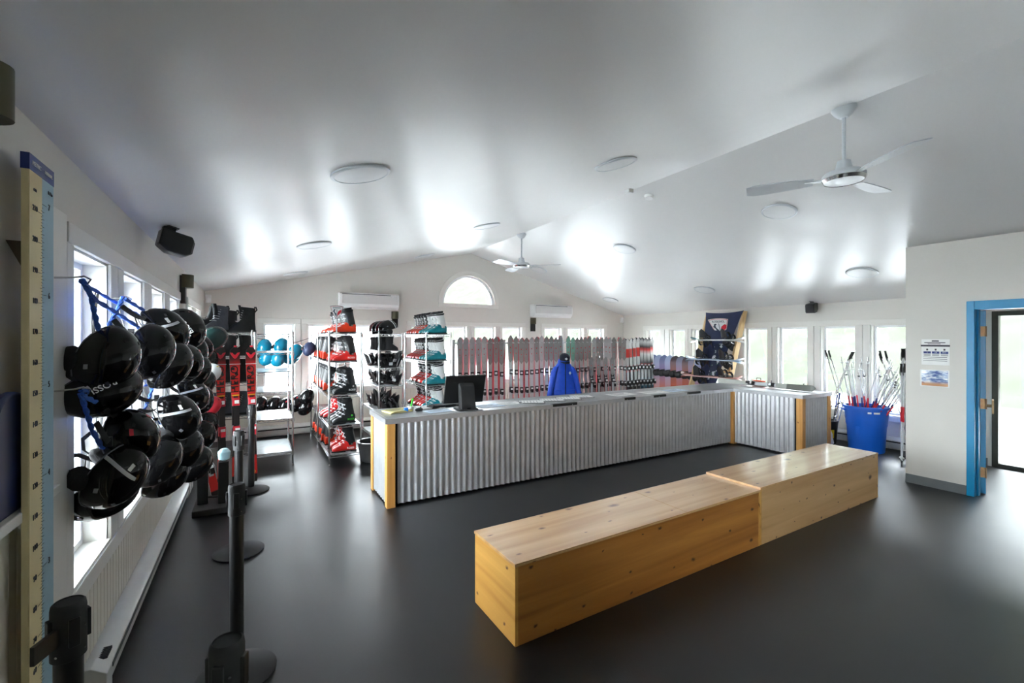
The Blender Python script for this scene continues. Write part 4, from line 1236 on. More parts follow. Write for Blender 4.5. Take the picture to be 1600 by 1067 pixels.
# red race skis in the left floor rack
M_RSK = ramp_mat('race_ski_red', [(0, S(24, 22, 24)), (0.055, S(24, 22, 24)), (0.06, S(214, 30, 26)), (0.19, S(222, 34, 28)), (0.2, S(24, 22, 24)), (0.60, S(26, 22, 24)), (0.62, S(196, 30, 28)), (1, S(218, 34, 28))], 2, 0, 1.58)
M_RTIP = ramp_mat('race_ski_tip', [(0, S(200, 30, 28)), (0.25, S(110, 28, 28)), (0.5, S(36, 30, 30)), (1, S(30, 28, 28))], 2, 1.36, 1.58)
def race(o, L):
    m = MB(); z = L - 0.105
    for s in (-1, 1):
        m.prism([(0, z - 0.045), (s * 0.016, z - 0.03), (s * 0.040, z + 0.012), (s * 0.044, z + 0.03), (s * 0.022, z + 0.024), (s * 0.012, z + 0.006), (0, z + 0.0)][::s], -0.0285, -0.0185, 1)
    obj('logo', m, M_LOGOR, o, label='red emblem')
    obj('band', MB().box(-0.051, 0.051, -0.0185, -0.014, L - 0.215, L - 0.207), M_SILVER, o)
    text('HERO', 0.105, M_BLACK, o, (-0.003, -0.0185, L - 0.385), (R(90), R(-90), 0), ext=0.001, scale=(1.15, 0.95, 1))
    for k in range(5):
        obj('print_block', MB().box(-0.033 + 0.03 * (k % 2), -0.005 + 0.03 * (k % 2), -0.0182, -0.014, L - 0.25 - 0.055 * k - 0.03, L - 0.25 - 0.055 * k), M_BLACK, o)
    obj('yellow_mark', MB().box(-0.032, 0.032, -0.018, -0.014, L - 0.575, L - 0.565), M_YELLOW, o)
    text('C13', 0.034, M_YELLOW, o, (0, -0.0150, 0.115), (R(90), 0, 0), ext=0.001)
    obj('tip_cap', MB().box(-0.012, 0.012, -0.055, -0.035, L - 0.016, L + 0.002), M_LOGOR, o)
RS = ski_proto(1.58, M_RTIP, M_RSK, M_BLACK, bz=0.76, col=M_LOGOR, extra=race)
for x, lab in ((-0.305, 'left of the three red race skis in front of the winter boots'), (-0.165, 'middle one of the three red race skis'), (-0.005, 'right one of the three red race skis beside the empty shelf')):
    RS.place(lab, 'red race skis', (x, 6.02, 0.02), (R(-4), 0, R(14)), scale=(1.12, 1, 1))
t = thing('floor_rack', 'low black metal rack with two square uprights beside the helmets', 'rack', (0, 0, 0))
m = MB(); m.box(-0.50, -0.2, 5.12, 5.52, 0.0, 0.06); obj('base', m, M_RUBBER, t, bevel=0.006)
for x, y in ((-0.43, 5.34), (-0.255, 5.28)):
    obj('upright', MB().box(x - 0.045, x + 0.045, y - 0.04, y + 0.04, 0.06, 0.47), M_BLACK, t, bevel=0.006)
obj('cross_bar', MB().cyl((-0.43, 5.34, 0.12), (-0.255, 5.28, 0.12), 0.012), M_BLACK, t)
M_MINI = ski_proto(1.0, M_SW, M_RSK, M_SW)
M_MINI.place('narrow ski leaning down beside the black floor rack', None, (-0.33, 5.62, 0.0), (R(-8), R(-10), R(20)))
o = obj('plastic_clip', MB().lathe([(0.01, 0), (0.05, 0.02), (0.055, 0.09), (0.03, 0.12), (0.005, 0.125)], 10), mat('pale_blue_plastic', S(176, 214, 224), 0.3), loc=(-0.25, 5.28, 0.47))
tag(o, 'pale blue crumpled plastic cup on the black floor rack upright', 'cup')
# ------------------------------------------------------------------ chrome wire shelving
def wire_rack(label, x0, x1, y0, y1, shelves, htop, solid=()):
    t = thing('wire_shelf', label, 'shelf', (x0, y0, 0), group='chrome wire shelving units')
    W, D = x1 - x0, y1 - y0
    for px in (0, W):
        for py in (0, D):
            m = MB(); m.cyl((px, py, 0.02), (px, py, htop), 0.0125, n=10); m.cyl((px, py, 0), (px, py, 0.022), 0.017, 0.014, n=10); m.cyl((px, py, htop), (px, py, htop + 0.008), 0.0135, 0.008, n=10)
            obj('post', m, M_CHROME, t)
    for k, z in enumerate(shelves):
        m = MB(); r = 0.004
        for zz in (z, z - 0.03):
            for a, b in (((0, 0), (W, 0)), ((W, 0), (W, D)), ((W, D), (0, D)), ((0, D), (0, 0))):
                m.cyl((*a, zz), (*b, zz), r, n=5)
        for a, b in (((0, 0), (W, 0)), ((W, 0), (W, D)), ((W, D), (0, D)), ((0, D), (0, 0))):
            L = math.hypot(b[0] - a[0], b[1] - a[1]); n = max(4, int(L / 0.055)); pts = []
            for i in range(n + 1):
                s = i / n; pts.append((a[0] + (b[0] - a[0]) * s, a[1] + (b[1] - a[1]) * s, z if i % 2 else z - 0.03))
            m.tube(pts, 0.0025, 4)
        n = int(D / 0.028)
        for i in range(1, n):
            m.cyl((0, D * i / n, z + 0.002), (W, D * i / n, z + 0.002), 0.0022, n=4, cap=False)
        for f in (0.33, 0.67):
            m.cyl((W * f, 0, z - 0.002), (W * f, D, z - 0.002), 0.003, n=4)
        for px in (0, W):
            for py in (0, D):
                m.cyl((px, py, z - 0.04), (px, py, z + 0.012), 0.019, 0.016, n=10)
        sh = obj('shelf_deck', m, M_CHROME, t)
        if k in solid:
            obj('shelf_liner', MB().box(0.012, W - 0.012, 0.012, D - 0.012, z + 0.0045, z + 0.0065), M_SLINER, sh, label='clear plastic shelf liner')
    return t
M_SLINER = mat('frosted_shelf_liner', S(150, 156, 158), 0.22, vary=0.05)
ZS = [0.13, 0.52, 0.92, 1.36, 1.75]
wire_rack('chrome wire shelf with winter boots on top behind the red skis', -0.55, -0.015, 6.30, 6.76, [0.3, 0.75, 1.15, 1.47, 1.755], 1.78, (1, 2, 3))
wire_rack('nearly empty chrome wire shelf between the red skis and red boots', 0.025, 0.455, 6.64, 7.52, [0.18, 0.62, 0.98, 1.24, 1.50, 1.74], 1.77, (0, 1, 2, 3))
wire_rack('tall chrome wire shelf of red ski boots with shield sign on top', 0.87, 1.275, 6.35, 7.53, ZS, 1.78, (0, 1))
wire_rack('chrome wire shelf of boots standing behind the shield sign shelf', 0.87, 1.275, 7.58, 8.5, ZS, 1.78)
wire_rack('chrome wire shelf full of black snowboard bindings', 1.585, 1.965, 6.62, 7.75, [0.2, 0.6, 0.975, 1.245, 1.50, 1.745], 1.77, (0,))
wire_rack('chrome wire shelf of teal and red ski boots beside the ski rack', 2.225, 2.61, 6.40, 7.62, [0.2, 0.60, 0.97, 1.34, 1.745], 1.77, (2,))

# ------------------------------------------------------------------ ski boots (toe toward +x, heel at x<0)
def ring(cx, cy, cz, rx, ry, n=16, tilt=0.0, sq=0.0):
    out = []
    for j in range(n):
        a = 2 * PI * j / n; c, s = math.cos(a), math.sin(a)
        x = rx * math.copysign(abs(c) ** (1 - sq), c); y = ry * math.copysign(abs(s) ** (1 - sq), s)
        out.append((cx + x, cy + y, cz + tilt * x))
    return out
def boot_proto(shell, cuff, liner=None, buckle=None, letters=None, accent=None):
    buckle = buckle or M_SILVER; liner = liner or M_FOAM
    def mk():
        t = thing('ski_boot', '', 'boot')
        # lower shell lofted along its length
        rg = []
        for x, w, z0, z1 in ((-0.105, 0.030, 0.018, 0.10), (-0.098, 0.044, 0.012, 0.125), (-0.07, 0.050, 0.012, 0.15), (-0.02, 0.050, 0.012, 0.17), (0.03, 0.050, 0.012, 0.155), (0.075, 0.052, 0.012, 0.118), (0.12, 0.053, 0.012, 0.088), (0.16, 0.050, 0.012, 0.072), (0.188, 0.040, 0.014, 0.058), (0.202, 0.022, 0.018, 0.042)):
            n = 14; r = []
            for j in range(n):
                a = 2 * PI * j / n; c, s = math.cos(a), math.sin(a)
                r.append((x, w * math.copysign(abs(c) ** 0.7, c), (z0 + z1) / 2 + (z1 - z0) / 2 * math.copysign(abs(s) ** 0.75, s)))
            rg.append(r)
        obj('lower_shell', MB().rings(rg), shell, t)
        m = MB(); m.box(-0.112, -0.03, -0.036, 0.036, 0.0, 0.02); m.box(0.03, 0.212, -0.036, 0.036, 0.0, 0.018); m.box(-0.03, 0.03, -0.03, 0.03, 0.008, 0.018)
        obj('sole', m, M_RUBBER, t, bevel=0.003)
        cf = MB().rings([ring(-0.035, 0, 0.095, 0.068, 0.053, 16, 0.1), ring(-0.030, 0, 0.15, 0.068, 0.054, 16, 0.1), ring(-0.018, 0, 0.21, 0.066, 0.053, 16, 0.06), ring(-0.004, 0, 0.27, 0.068, 0.056, 16, 0.0), ring(0.006, 0, 0.315, 0.072, 0.060, 16, -0.25), ring(0.006, 0, 0.312, 0.062, 0.051, 16, -0.25), ring(-0.004, 0, 0.26, 0.058, 0.047, 16, 0)], cap=True)
        cu = obj('cuff', cf, cuff, t)
        ln = MB().rings([ring(-0.002, 0, 0.27, 0.057, 0.046), ring(0.010, 0, 0.345, 0.060, 0.049, 16, -0.22), ring(0.010, 0, 0.343, 0.048, 0.037, 16, -0.22), ring(0.004, 0, 0.28, 0.045, 0.034)])
        obj('liner', ln, liner, t)
        m = MB(); st = MB().rings([ring(0.002, 0, 0.285, 0.0705, 0.0585, 16, -0.1), ring(0.006, 0, 0.31, 0.0745, 0.0625, 16, -0.22)], cap=False)
        obj('power_strap', st, M_STRAP, t)
        # four buckles across the instep and cuff
        for (x, z, w) in ((0.105, 0.098, 0.05), (0.060, 0.128, 0.052), (0.042, 0.205, 0.05), (0.056, 0.262, 0.052)):
            m = MB(); pts = [(x - 0.03, -w - 0.004, z - 0.045), (x - 0.008, -w * 0.75, z - 0.008), (x + 0.006, 0, z + 0.004), (x - 0.008, w * 0.75, z - 0.008)]
            m.tube(pts, 0.009, 5, False, 0.004)
            m.box(-0.018, 0.018, -0.006, 0.006, -0.012, 0.012, Matrix.Translation((x - 0.024, -w - 0.003, z - 0.03)))
            obj('buckle', m, buckle, t)
        for s in (-1, 1):
            obj('hinge_rivet', MB().cyl((-0.045, s * 0.05, 0.105), (-0.045, s * 0.058, 0.105), 0.012, n=10), M_CHROME if not accent else accent, cu)
        if letters:
            text(letters, 0.036, accent or M_WHITE, t, (-0.03, -0.0535, 0.055), (R(90), 0, 0), ext=0.0015)
            text(letters, 0.036, accent or M_WHITE, t, (-0.03, 0.0535, 0.055), (R(90), 0, R(180)), ext=0.0015)
        return t
    return Proto(mk)
B_RED = boot_proto(M_RED, M_DGREY); B_REDL = boot_proto(M_REDD, M_BBOOT, letters='ROSSI'); B_TEAL = boot_proto(M_TEAL, M_CLEAR, M_FOAM, M_CLEAR)
B_BLK = boot_proto(M_BBOOT, M_BBOOT, letters='ROSSI'); B_GRN = boot_proto(M_BBOOT, M_BBOOT, letters='ROSSI', accent=M_GREEN); B_KID = boot_proto(M_REDD, M_REDD, M_FOAM, M_WHITE)
rng = random.Random(5)
def row(proto, desc, where, xc, y0, n, dy, z, toe_left=True, jit=0.02, grp='ski boots on the wire shelves', rot=0.0):
    for i in range(n):
        a = (PI if toe_left else 0.0) + rng.uniform(-0.1, 0.1) + rot
        proto.place('%s, %s back %s' % (desc, ORD[i], where), grp, (xc + rng.uniform(-jit, jit), y0 + i * dy, z + 0.006), (0, 0, a))
XC = 1.115
row(B_RED, 'orange boot with charcoal cuff', 'on top of the shield sign shelf', XC, 6.46, 9, 0.122, 1.75)
row(B_REDL, 'red boot with black cuff', 'toe left on second shelf below the sign', XC, 6.45, 5, 0.115, 1.36)
row(B_RED, 'black boot showing red heel', 'on the second shelf below the sign', 0.99, 7.02, 4, 0.13, 1.36, False)
row(B_BLK, 'black ski boot with white lettering', 'on the third shelf below the sign', XC, 6.46, 4, 0.118, 0.92, rot=0.25)
row(B_RED, 'black boot showing red heel', 'on the third shelf below the sign', 0.99, 6.93, 5, 0.13, 0.92, False)
row(B_GRN, 'black ski boot with green lettering', 'on the fourth shelf below the sign', XC, 6.46, 5, 0.118, 0.52, rot=0.3)
row(B_KID, 'small red ski boot with white buckles', 'behind the green lettered boots', 1.08, 7.05, 4, 0.125, 0.52, rot=0.2)
row(B_KID, 'red ski boot with white buckles', 'on the bottom shelf below the sign', XC, 6.60, 3, 0.122, 0.13, rot=0.15)
row(B_REDL, 'large red and black ski boot', 'at the front of the bottom shelf', XC, 6.46, 1, 0.12, 0.13)
row(B_RED, 'black boot showing red heel', 'on the bottom shelf below the sign', 0.99, 7.0, 4, 0.13, 0.13, False)
for k, z in enumerate((0.13, 0.92, 1.36)):
    row(B_RED, 'black cuffed boot with red heel', 'on the %s shelf of the rear rack' % ('lowest', 'middle', 'upper')[k], 1.0, 7.68, 6, 0.135, z, False)
XE = 2.46
for z, w, nt_, nr in ((1.745, 'on the top shelf by the ski rack', 4, 7), (1.34, 'on the second shelf by the ski rack', 4, 7), (0.97, 'on the third shelf by the ski rack', 3, 6), (0.60, 'on the low shelf by the ski rack', 3, 6)):
    row(B_TEAL, 'teal boot with milky white cuff', w, XE, 6.50, nt_, 0.105, z)
    row(B_RED if z > 1.5 else B_REDL, 'red boot behind the teal boots', w, XE - 0.01, 6.50 + nt_ * 0.105 + 0.02, nr, 0.095, z)

# ------------------------------------------------------------------ soft winter boots
def snow_boot(body, mid, tagm=None):
    def mk():
        t = thing('snowboard_boot', '', 'boot')
        rg = [ring(0.03, 0, 0.02, 0.135, 0.05, 18, 0, 0.2), ring(0.03, 0, 0.05, 0.135, 0.052, 18, 0, 0.15), ring(0.018, 0, 0.09, 0.118, 0.05, 18, -0.1), ring(-0.02, 0, 0.135, 0.078, 0.05, 18, -0.1), ring(-0.032, 0, 0.19, 0.067, 0.052, 18), ring(-0.028, 0, 0.25, 0.072, 0.056, 18), ring(-0.022, 0, 0.285, 0.077, 0.060, 18, 0.1), ring(-0.022, 0, 0.283, 0.062, 0.046, 18, 0.1), ring(-0.024, 0, 0.22, 0.055, 0.042, 18)]
        obj('upper', MB().rings(rg), body, t)
        obj('sole', MB().rings([ring(0.03, 0, 0.0, 0.138, 0.052, 18, 0, 0.2), ring(0.03, 0, 0.024, 0.142, 0.055, 18, 0, 0.2)]), M_RUBBER, t)
        obj('tongue', MB().rings([ring(0.035, 0, 0.15, 0.022, 0.032, 10), ring(0.045, 0, 0.24, 0.016, 0.034, 10), ring(0.062, 0, 0.31, 0.012, 0.034, 10)]), mid, t)
        m = MB()
        for k in range(6):
            z = 0.12 + 0.025 * k; x = 0.072 - 0.006 * k + (0.025 if k == 0 else 0)
            m.tube([(x - 0.03, -0.045, z + 0.008), (x, -0.015, z), (x, 0.015, z + 0.008), (x - 0.03, 0.045, z)], 0.003, 4)
        obj('laces', m, M_WHITE if tagm else M_STRAP, t)
        m = MB(); m.tube([(-0.095, 0, 0.23), (-0.118, 0, 0.26), (-0.108, 0, 0.29), (-0.09, 0, 0.285)], 0.006, 5, False, 0.012)
        obj('pull_loop', m, M_STRAP, t)
        if tagm:
            obj('size_tag', MB().box(0.10, 0.165, -0.0575, -0.053, 0.008, 0.028), tagm, t, label='yellow size tag')
            obj('badge', MB().cyl((-0.03, -0.05, 0.15), (-0.03, -0.056, 0.15), 0.010, n=12), tagm, t)
        return t
    return Proto(mk)
SB1 = snow_boot(M_SBOOT, M_FOAM, M_YELLOW); SB2 = snow_boot(M_SBOOTG, M_SBOOT, M_YELLOW); SB3 = snow_boot(M_SBOOT, M_SBOOT)
gb = 'winter boots on the wire shelf'
SB1.place('tall black winter boot with yellow tag on the shelf above the skis', gb, (-0.085, 6.42, 1.762), (0, 0, R(170)), scale=1.06)
SB2.place('grey winter boot with yellow badge standing above the green helmet', gb, (-0.355, 6.40, 1.762), (0, 0, R(222)), scale=1.08)
SB3.place('black winter boot leaning left at the far end above the green helmet', gb, (-0.50, 6.60, 1.79), (R(8), R(-24), R(200)), scale=0.95)
SB3.place('black winter boot behind the grey boot with the yellow badge', gb, (-0.27, 6.62, 1.762), (0, 0, R(190)), scale=0.95)
for i, x in enumerate((-0.42, -0.26, -0.10)):
    SB3.place('black winter boot on the shelf just behind the ski tips, %s from left' % ORD[i], gb, (x, 6.44, 1.477), (0, 0, R(200)), scale=0.85)
    SB3.place('dark winter boot on the middle shelf behind the red skis, %s from left' % ORD[i], gb, (x, 6.44, 1.157), (0, 0, R(180)), scale=0.95)
    SB2.place('grey winter boot on the low shelf behind the red skis, %s from left' % ORD[i], gb, (x, 6.44, 0.757), (0, 0, R(180)), scale=0.95)
for i in range(8):
    SB3.place('small black winter boot, %s from the front on the binding shelf' % ORD[i], 'small winter boots', (1.73 + 0.04 * (i == 0), 6.70 + i * 0.115, 1.506), (0, 0, R(4)), scale=0.72)

# ------------------------------------------------------------------ snowboard bindings
def binding_into(m, M, fold=False):
    m.box(-0.12, 0.12, -0.055, 0.055, 0.0, 0.018, M)
    n = 10; rg = []
    for i in range(n + 1):
        a = -1.25 + 2.5 * i / n
        r = 0.075
        base = [(-0.075 - r * math.cos(a) * 0.75, r * math.sin(a), 0.03), (0.02 - r * math.cos(a) * 0.55, r * 0.85 * math.sin(a), 0.075 - 0.01 * abs(a)) if fold else (-0.115 - r * math.cos(a) * 0.55, r * 0.85 * math.sin(a), 0.21 - 0.05 * abs(a))]
        rg.append([tuple(M @ Vector(base[0])), tuple(M @ Vector(base[1])), tuple(M @ (Vector(base[1]) + Vector((-0.008, 0, 0)))), tuple(M @ (Vector(base[0]) + Vector((-0.008, 0, 0))))])
    m.rings(rg)
    for x, h in ((-0.03, 0.07 if fold else 0.12), (0.085, 0.055 if fold else 0.07)):
        pts = [M @ Vector((x, 0.07 * math.cos(PI * k / 8), 0.02 + h * math.sin(PI * k / 8))) for k in range(9)]
        m.tube(pts, 0.018, 6, False, 0.005)
    for s in (-1, 1):
        m.tube([M @ Vector((-0.11, 0.06 * s, 0.02)), M @ Vector((-0.06, 0.068 * s, 0.06)), M @ Vector((0.10, 0.066 * s, 0.02))], 0.008, 5)
    return m
def loose_binding():
    t = thing('snowboard_binding', '', 'binding')
    I = Matrix.Identity(4)
    obj('base_plate', MB().box(-0.12, 0.12, -0.055, 0.055, 0.0, 0.018), M_BLACK, t, bevel=0.004)
    m = MB(); n = 10; rg = []
    for i in range(n + 1):
        a = -1.25 + 2.5 * i / n; r = 0.075
        b0 = Vector((-0.075 - r * math.cos(a) * 0.75, r * math.sin(a), 0.025)); b1 = Vector((-0.115 - r * math.cos(a) * 0.55, r * 0.85 * math.sin(a), 0.21 - 0.05 * abs(a))); o_ = Vector((-0.008, 0, 0))
        rg.append([tuple(b0), tuple(b1), tuple(b1 + o_), tuple(b0 + o_)])
    obj('highback', m.rings(rg), M_DGREY, t)
    for nm, x, h in (('ankle_strap', -0.03, 0.12), ('toe_strap', 0.085, 0.07)):
        obj(nm, MB().tube([(x, 0.07 * math.cos(PI * k / 8), 0.015 + h * math.sin(PI * k / 8)) for k in range(9)], 0.018, 6, False, 0.005), M_RUBBER, t)
    for s in (-1, 1):
        obj('heel_hoop', MB().tube([(-0.12, 0.045 * s, 0.02), (-0.06, 0.068 * s, 0.06), (0.10, 0.066 * s, 0.015)], 0.008, 5), M_DGREY, t)
    obj('buckle', MB().box(-0.05, 0.0, 0.068, 0.082, 0.05, 0.09), M_SILVER, t)
    return t
PB = Proto(loose_binding)
rng = random.Random(9)
for z, nm, cnt in ((1.252, 'third', 14), (0.982, 'fourth', 14), (0.607, 'fifth', 14)):
    for i in range(cnt):
        a = rng.uniform(-0.5, 0.5) + (PI if rng.random() < 0.5 else 0)
        lay = i % 2
        PB.place('black snowboard binding, %s from the front on the %s shelf from top' % (ORD[i], nm), 'loose snowboard bindings', (1.775 + rng.uniform(-0.05, 0.05), 6.72 + 0.068 * i, z + 0.05 * lay + rng.uniform(0, 0.02)), (rng.uniform(-0.35, 0.35), rng.uniform(-0.25, 0.25), a))
hr_ = make_helmet(M_MAROON, stripe=1)
hb_ = make_helmet(M_GLOSS, stripe=1)
for i in range(4):
    (hr_ if i % 2 else hb_).place('dark helmet with red marking, %s from the front atop the binding shelf' % ORD[i], 'helmets atop the binding shelf', mtx=aim((-0.1, 0.0, 1), 0.15, (1.76, 6.76 + 0.21 * i, 1.765 + 0.075), 0.98))
o = obj('storage_tub', MB().lathe([(0.13, 0.0), (0.17, 0.02), (0.2, 0.26), (0.212, 0.27), (0.212, 0.28), (0.19, 0.28), (0.16, 0.03), (0.02, 0.03)], 28), M_BLACK, loc=(1.43, 6.30, 0.0))
tag(o, 'round black tub on the floor between the racks behind the counter', 'tub')

# ------------------------------------------------------------------ helmets strung along the far wall
hb = make_helmet(M_BHELM)
for i, (p, sc, d) in enumerate((((0.16, 8.40, 1.55), 1.0, (0.2, -0.8, 0.5)), ((0.40, 8.36, 1.57), 1.05, (0.3, -0.7, 0.5)), ((0.20, 8.36, 1.38), 0.95, (0.3, -0.8, -0.3)), ((0.36, 8.28, 1.36), 1.1, (0.2, -0.8, -0.4)), ((0.60, 8.20, 1.47), 1.05, (0.5, -0.7, 0.2)), ((0.56, 8.34, 1.38), 0.9, (0.5, -0.6, -0.3)))):
    hb.place('bright blue helmet strung before the far window, %s from left' % ORD[i], 'blue helmets on the far line', mtx=aim(d, 1.5, p, sc))
hp2 = make_helmet(M_NAVYF)
hp2.place('dark navy helmet at the right end of the blue helmets', None, mtx=aim((0.4, -0.8, 0.3), 1.5, (0.80, 8.1, 1.52), 0.85))
for i, (p, k) in enumerate((((0.10, 8.42, 0.60), HP), ((0.30, 8.36, 0.60), HP), ((0.46, 8.28, 0.58), HR), ((0.62, 8.2, 0.62), HR), ((0.77, 8.12, 0.72), HP), ((0.75, 8.14, 0.56), HP))):
    k.place('black helmet on the low line along the far wall, %s from left' % ORD[i], 'black helmets on the far low line', mtx=aim((0.3, -0.8, 0.2 - 0.1 * (i % 3)), 1.5, p, 1.0))
def cord(label, pts):
    o = obj('cord', MB().tube(pts, 0.004, 5), M_STRAP); tag(o, label, 'cord')
cord('thin dark cord holding the blue helmets before the far window', [(-0.3, YF - 0.03, 1.78), (0.1, 8.5, 1.68), (0.35, 8.38, 1.62), (0.62, 8.3, 1.62), (0.95, 8.1, 1.74)])
cord('thin dark cord holding the low black helmets', [(-0.3, YF - 0.03, 0.85), (0.1, 8.5, 0.72), (0.5, 8.35, 0.68), (0.8, 8.2, 0.8), (0.98, 8.0, 0.98)])

# ------------------------------------------------------------------ shield sign on the boot shelf
def shield(w, h):
    pts = []
    for i in range(9):
        s = -1 + 2 * i / 8; pts.append((s * w, h * 0.5 - 0.06 * h * s * s))
    for i in range(1, 9):
        s = i / 9; pts.append((w * (1 - s) ** 0.52 * (1 - 0.05 * s) + 0.0, h * 0.44 - h * 0.94 * s))
    pts.append((0, -h * 0.5))
    for i in range(8, 0, -1):
        s = i / 9; pts.append((-w * (1 - s) ** 0.52 * (1 - 0.05 * s), h * 0.44 - h * 0.94 * s))
    return pts
def logo(parent, w, h, M, y=0.0):
    """white shield, dark rim, name, grey bird left and red bird right; faces -y in local space of M"""
    def add(nm, m, mt):
        me = m.mesh(nm, mt); o = bpy.data.objects.new(nm, me); o.matrix_basis = M; link(o, parent); return o
    add('shield_rim', MB().prism(shield(w, h), y - 0.002, y, 1), M_LOGOR if False else M_INK)
    add('shield_face', MB().prism(shield(w * 0.95, h * 0.95), y - 0.004, y - 0.0005, 1), M_WHITE)
    add('shield_line', MB().prism(shield(w * 0.90, h * 0.90), y - 0.005, y - 0.001, 1), M_LOGOR)
    add('shield_field', MB().prism(shield(w * 0.86, h * 0.86), y - 0.006, y - 0.0015, 1), M_WHITE)
    add('emblem_bar', MB().box(-w * 0.025, w * 0.025, y - 0.0075, y - 0.001, -h * 0.38, h * 0.22), M_LOGOG)
    g = [(-0.1, -0.36), (-0.08, -0.2), (-0.3, -0.02), (-0.5, 0.1), (-0.62, 0.04), (-0.56, 0.14), (-0.42, 0.2), (-0.28, 0.2), (-0.36, 0.12), (-0.3, 0.04), (-0.14, -0.04), (-0.1, 0.0)]
    g = [(-0.08, -0.36), (-0.26, -0.2), (-0.42, -0.02), (-0.62, 0.06), (-0.5, 0.1), (-0.44, 0.2), (-0.28, 0.22), (-0.2, 0.17), (-0.34, 0.12), (-0.34, 0.04), (-0.22, -0.06), (-0.08, -0.1)]
    add('grey_emblem', MB().prism([(a * w, b * h) for a, b in g], y - 0.0075, y - 0.001, 1), M_LOGOG)
    g = [(0.08, -0.34), (0.08, -0.08), (0.2, 0.06), (0.36, 0.12), (0.56, 0.18), (0.68, 0.14), (0.64, 0.0), (0.44, -0.1), (0.34, -0.16), (0.22, -0.2)]
    add('red_emblem', MB().prism([(a * w, b * h) for a, b in g], y - 0.0075, y - 0.001, 1), M_LOGOR)
    me = text_mesh('ROSSIGNOL', 0.1, 0.004).copy(); me.materials.clear(); me.materials.append(M_LOGOG)
    k = 1.35 * w / 0.62
    o = bpy.data.objects.new('lettering', me)
    o.matrix_basis = M @ Matrix.Translation((0, y - 0.007, h * 0.315)) @ Matrix.Rotation(R(90), 4, 'X') @ Matrix.Diagonal((k, k * 1.3, 0.4, 1))
    link(o, parent)
t = thing('shield_sign', 'small shield shaped brand sign on a stalk atop the boot shelf', 'sign', (0.965, 6.37, 1.755), (0, 0, R(10)))
obj('stalk', MB().box(-0.008, 0.008, -0.004, 0.004, 0.0, 0.24), M_WHITE, t); obj('foot', MB().lathe([(0.04, 0), (0.04, 0.006), (0.01, 0.01)], 16), M_WHITE, t)
logo(t, 0.088, 0.18, Matrix.Translation((0, -0.006, 0.28)))

# ------------------------------------------------------------------ snowboards
def board_mesh(L, mats, w=0.122, waist=0.105):
    """upright board, z up, top sheet toward -y"""
    n = 26; rg = []
    for i in range(n + 1):
        s = i / n; z = s * L; e = min(s, 1 - s) * L
        wd = waist + (w - waist) * (2 * abs(s - 0.5)) ** 2
        if e < 0.16: wd *= math.sqrt(max(0.03, 1 - (1 - e / 0.16) ** 2))
        y = -0.05 * max(0, 1 - e / 0.17) ** 2
        rg.append([(-wd, y - 0.005, z), (-wd * 0.5, y - 0.0055, z), (wd * 0.5, y - 0.0055, z), (wd, y - 0.005, z), (wd, y + 0.004, z), (-wd, y + 0.004, z)])
    vs = [p for r in rg for p in r]; fs = []; mi = []
    for i in range(n):
        a, b = i * 6, (i + 1) * 6
        for j in range(6):
            fs.append((a + j, a + (j + 1) % 6, b + (j + 1) % 6, b + j)); mi.append(0 if j < 3 else 1)
    fs += [(5, 4, 3, 2, 1, 0), tuple(n * 6 + j for j in range(6))]; mi += [1, 1]
    m = MB(); m.v = vs; m.f = fs; m.m = mi
    return m.mesh('snowboard', mats, 50)
def board_proto(L, top, base, bz=(0.32, 0.66), fold=False):
    def mk():
        o = obj('snowboard', board_mesh(L, [top, base]), None); tag(o, '', 'snowboard')
        for f in bz:
            M = Matrix.Translation((0, -0.006, L * f)) @ Matrix.Rotation(R(90), 4, 'X') @ Matrix.Rotation(R(12 if f > 0.5 else -12), 4, 'Z')
            obj('binding', binding_into(MB(), M, fold), M_BLACK, o)
        return o
    return Proto(mk)
BP = [board_proto(1.30, ramp_mat('board_print_%d' % k, [(0, S(214, 90, 40)), (0.45, S(*a)), (0.8, S(*b)), (1, S(*c))], 2, 0, 1.3, 0.3, 0.12), M_BLACK, (0.28, 0.70), True) for k, (a, b, c) in enumerate((((224, 120, 90), (140, 120, 170), (112, 124, 168)), ((230, 110, 64), (160, 120, 150), (140, 146, 170)), ((232, 96, 48), (150, 84, 76), (96, 84, 92)), ((220, 150, 140), (170, 160, 200), (170, 184, 214))))]
for i in range(9):
    s = i / 8
    BP[(0, 3, 0, 3, 2, 1, 2, 1, 3, 1)[i]].place('orange and purple snowboard, %s from left in the row by the right wall' % ORD[i], 'snowboards in a row', (8.05 - 0.22 * s, 7.36 - 1.42 * s, 0.01), (R(-5), 0, R(-52)))
st = thing('snowboard_rack', 'low wooden rail holding the row of snowboards by the right wall', 'rack')
for p, q in (((8.20, 7.3, 0.62), (8.02, 5.98, 0.62)), ((8.22, 7.3, 1.02), (8.04, 5.98, 1.02))):
    obj('rail', MB().cyl(p, q, 0.018), M_PLANK, st)
for x, y in ((8.22, 7.32), (8.05, 5.98)):
    obj('upright', MB().box(x - 0.02, x + 0.02, y - 0.03, y + 0.03, 0, 1.05), M_PLANK, st)

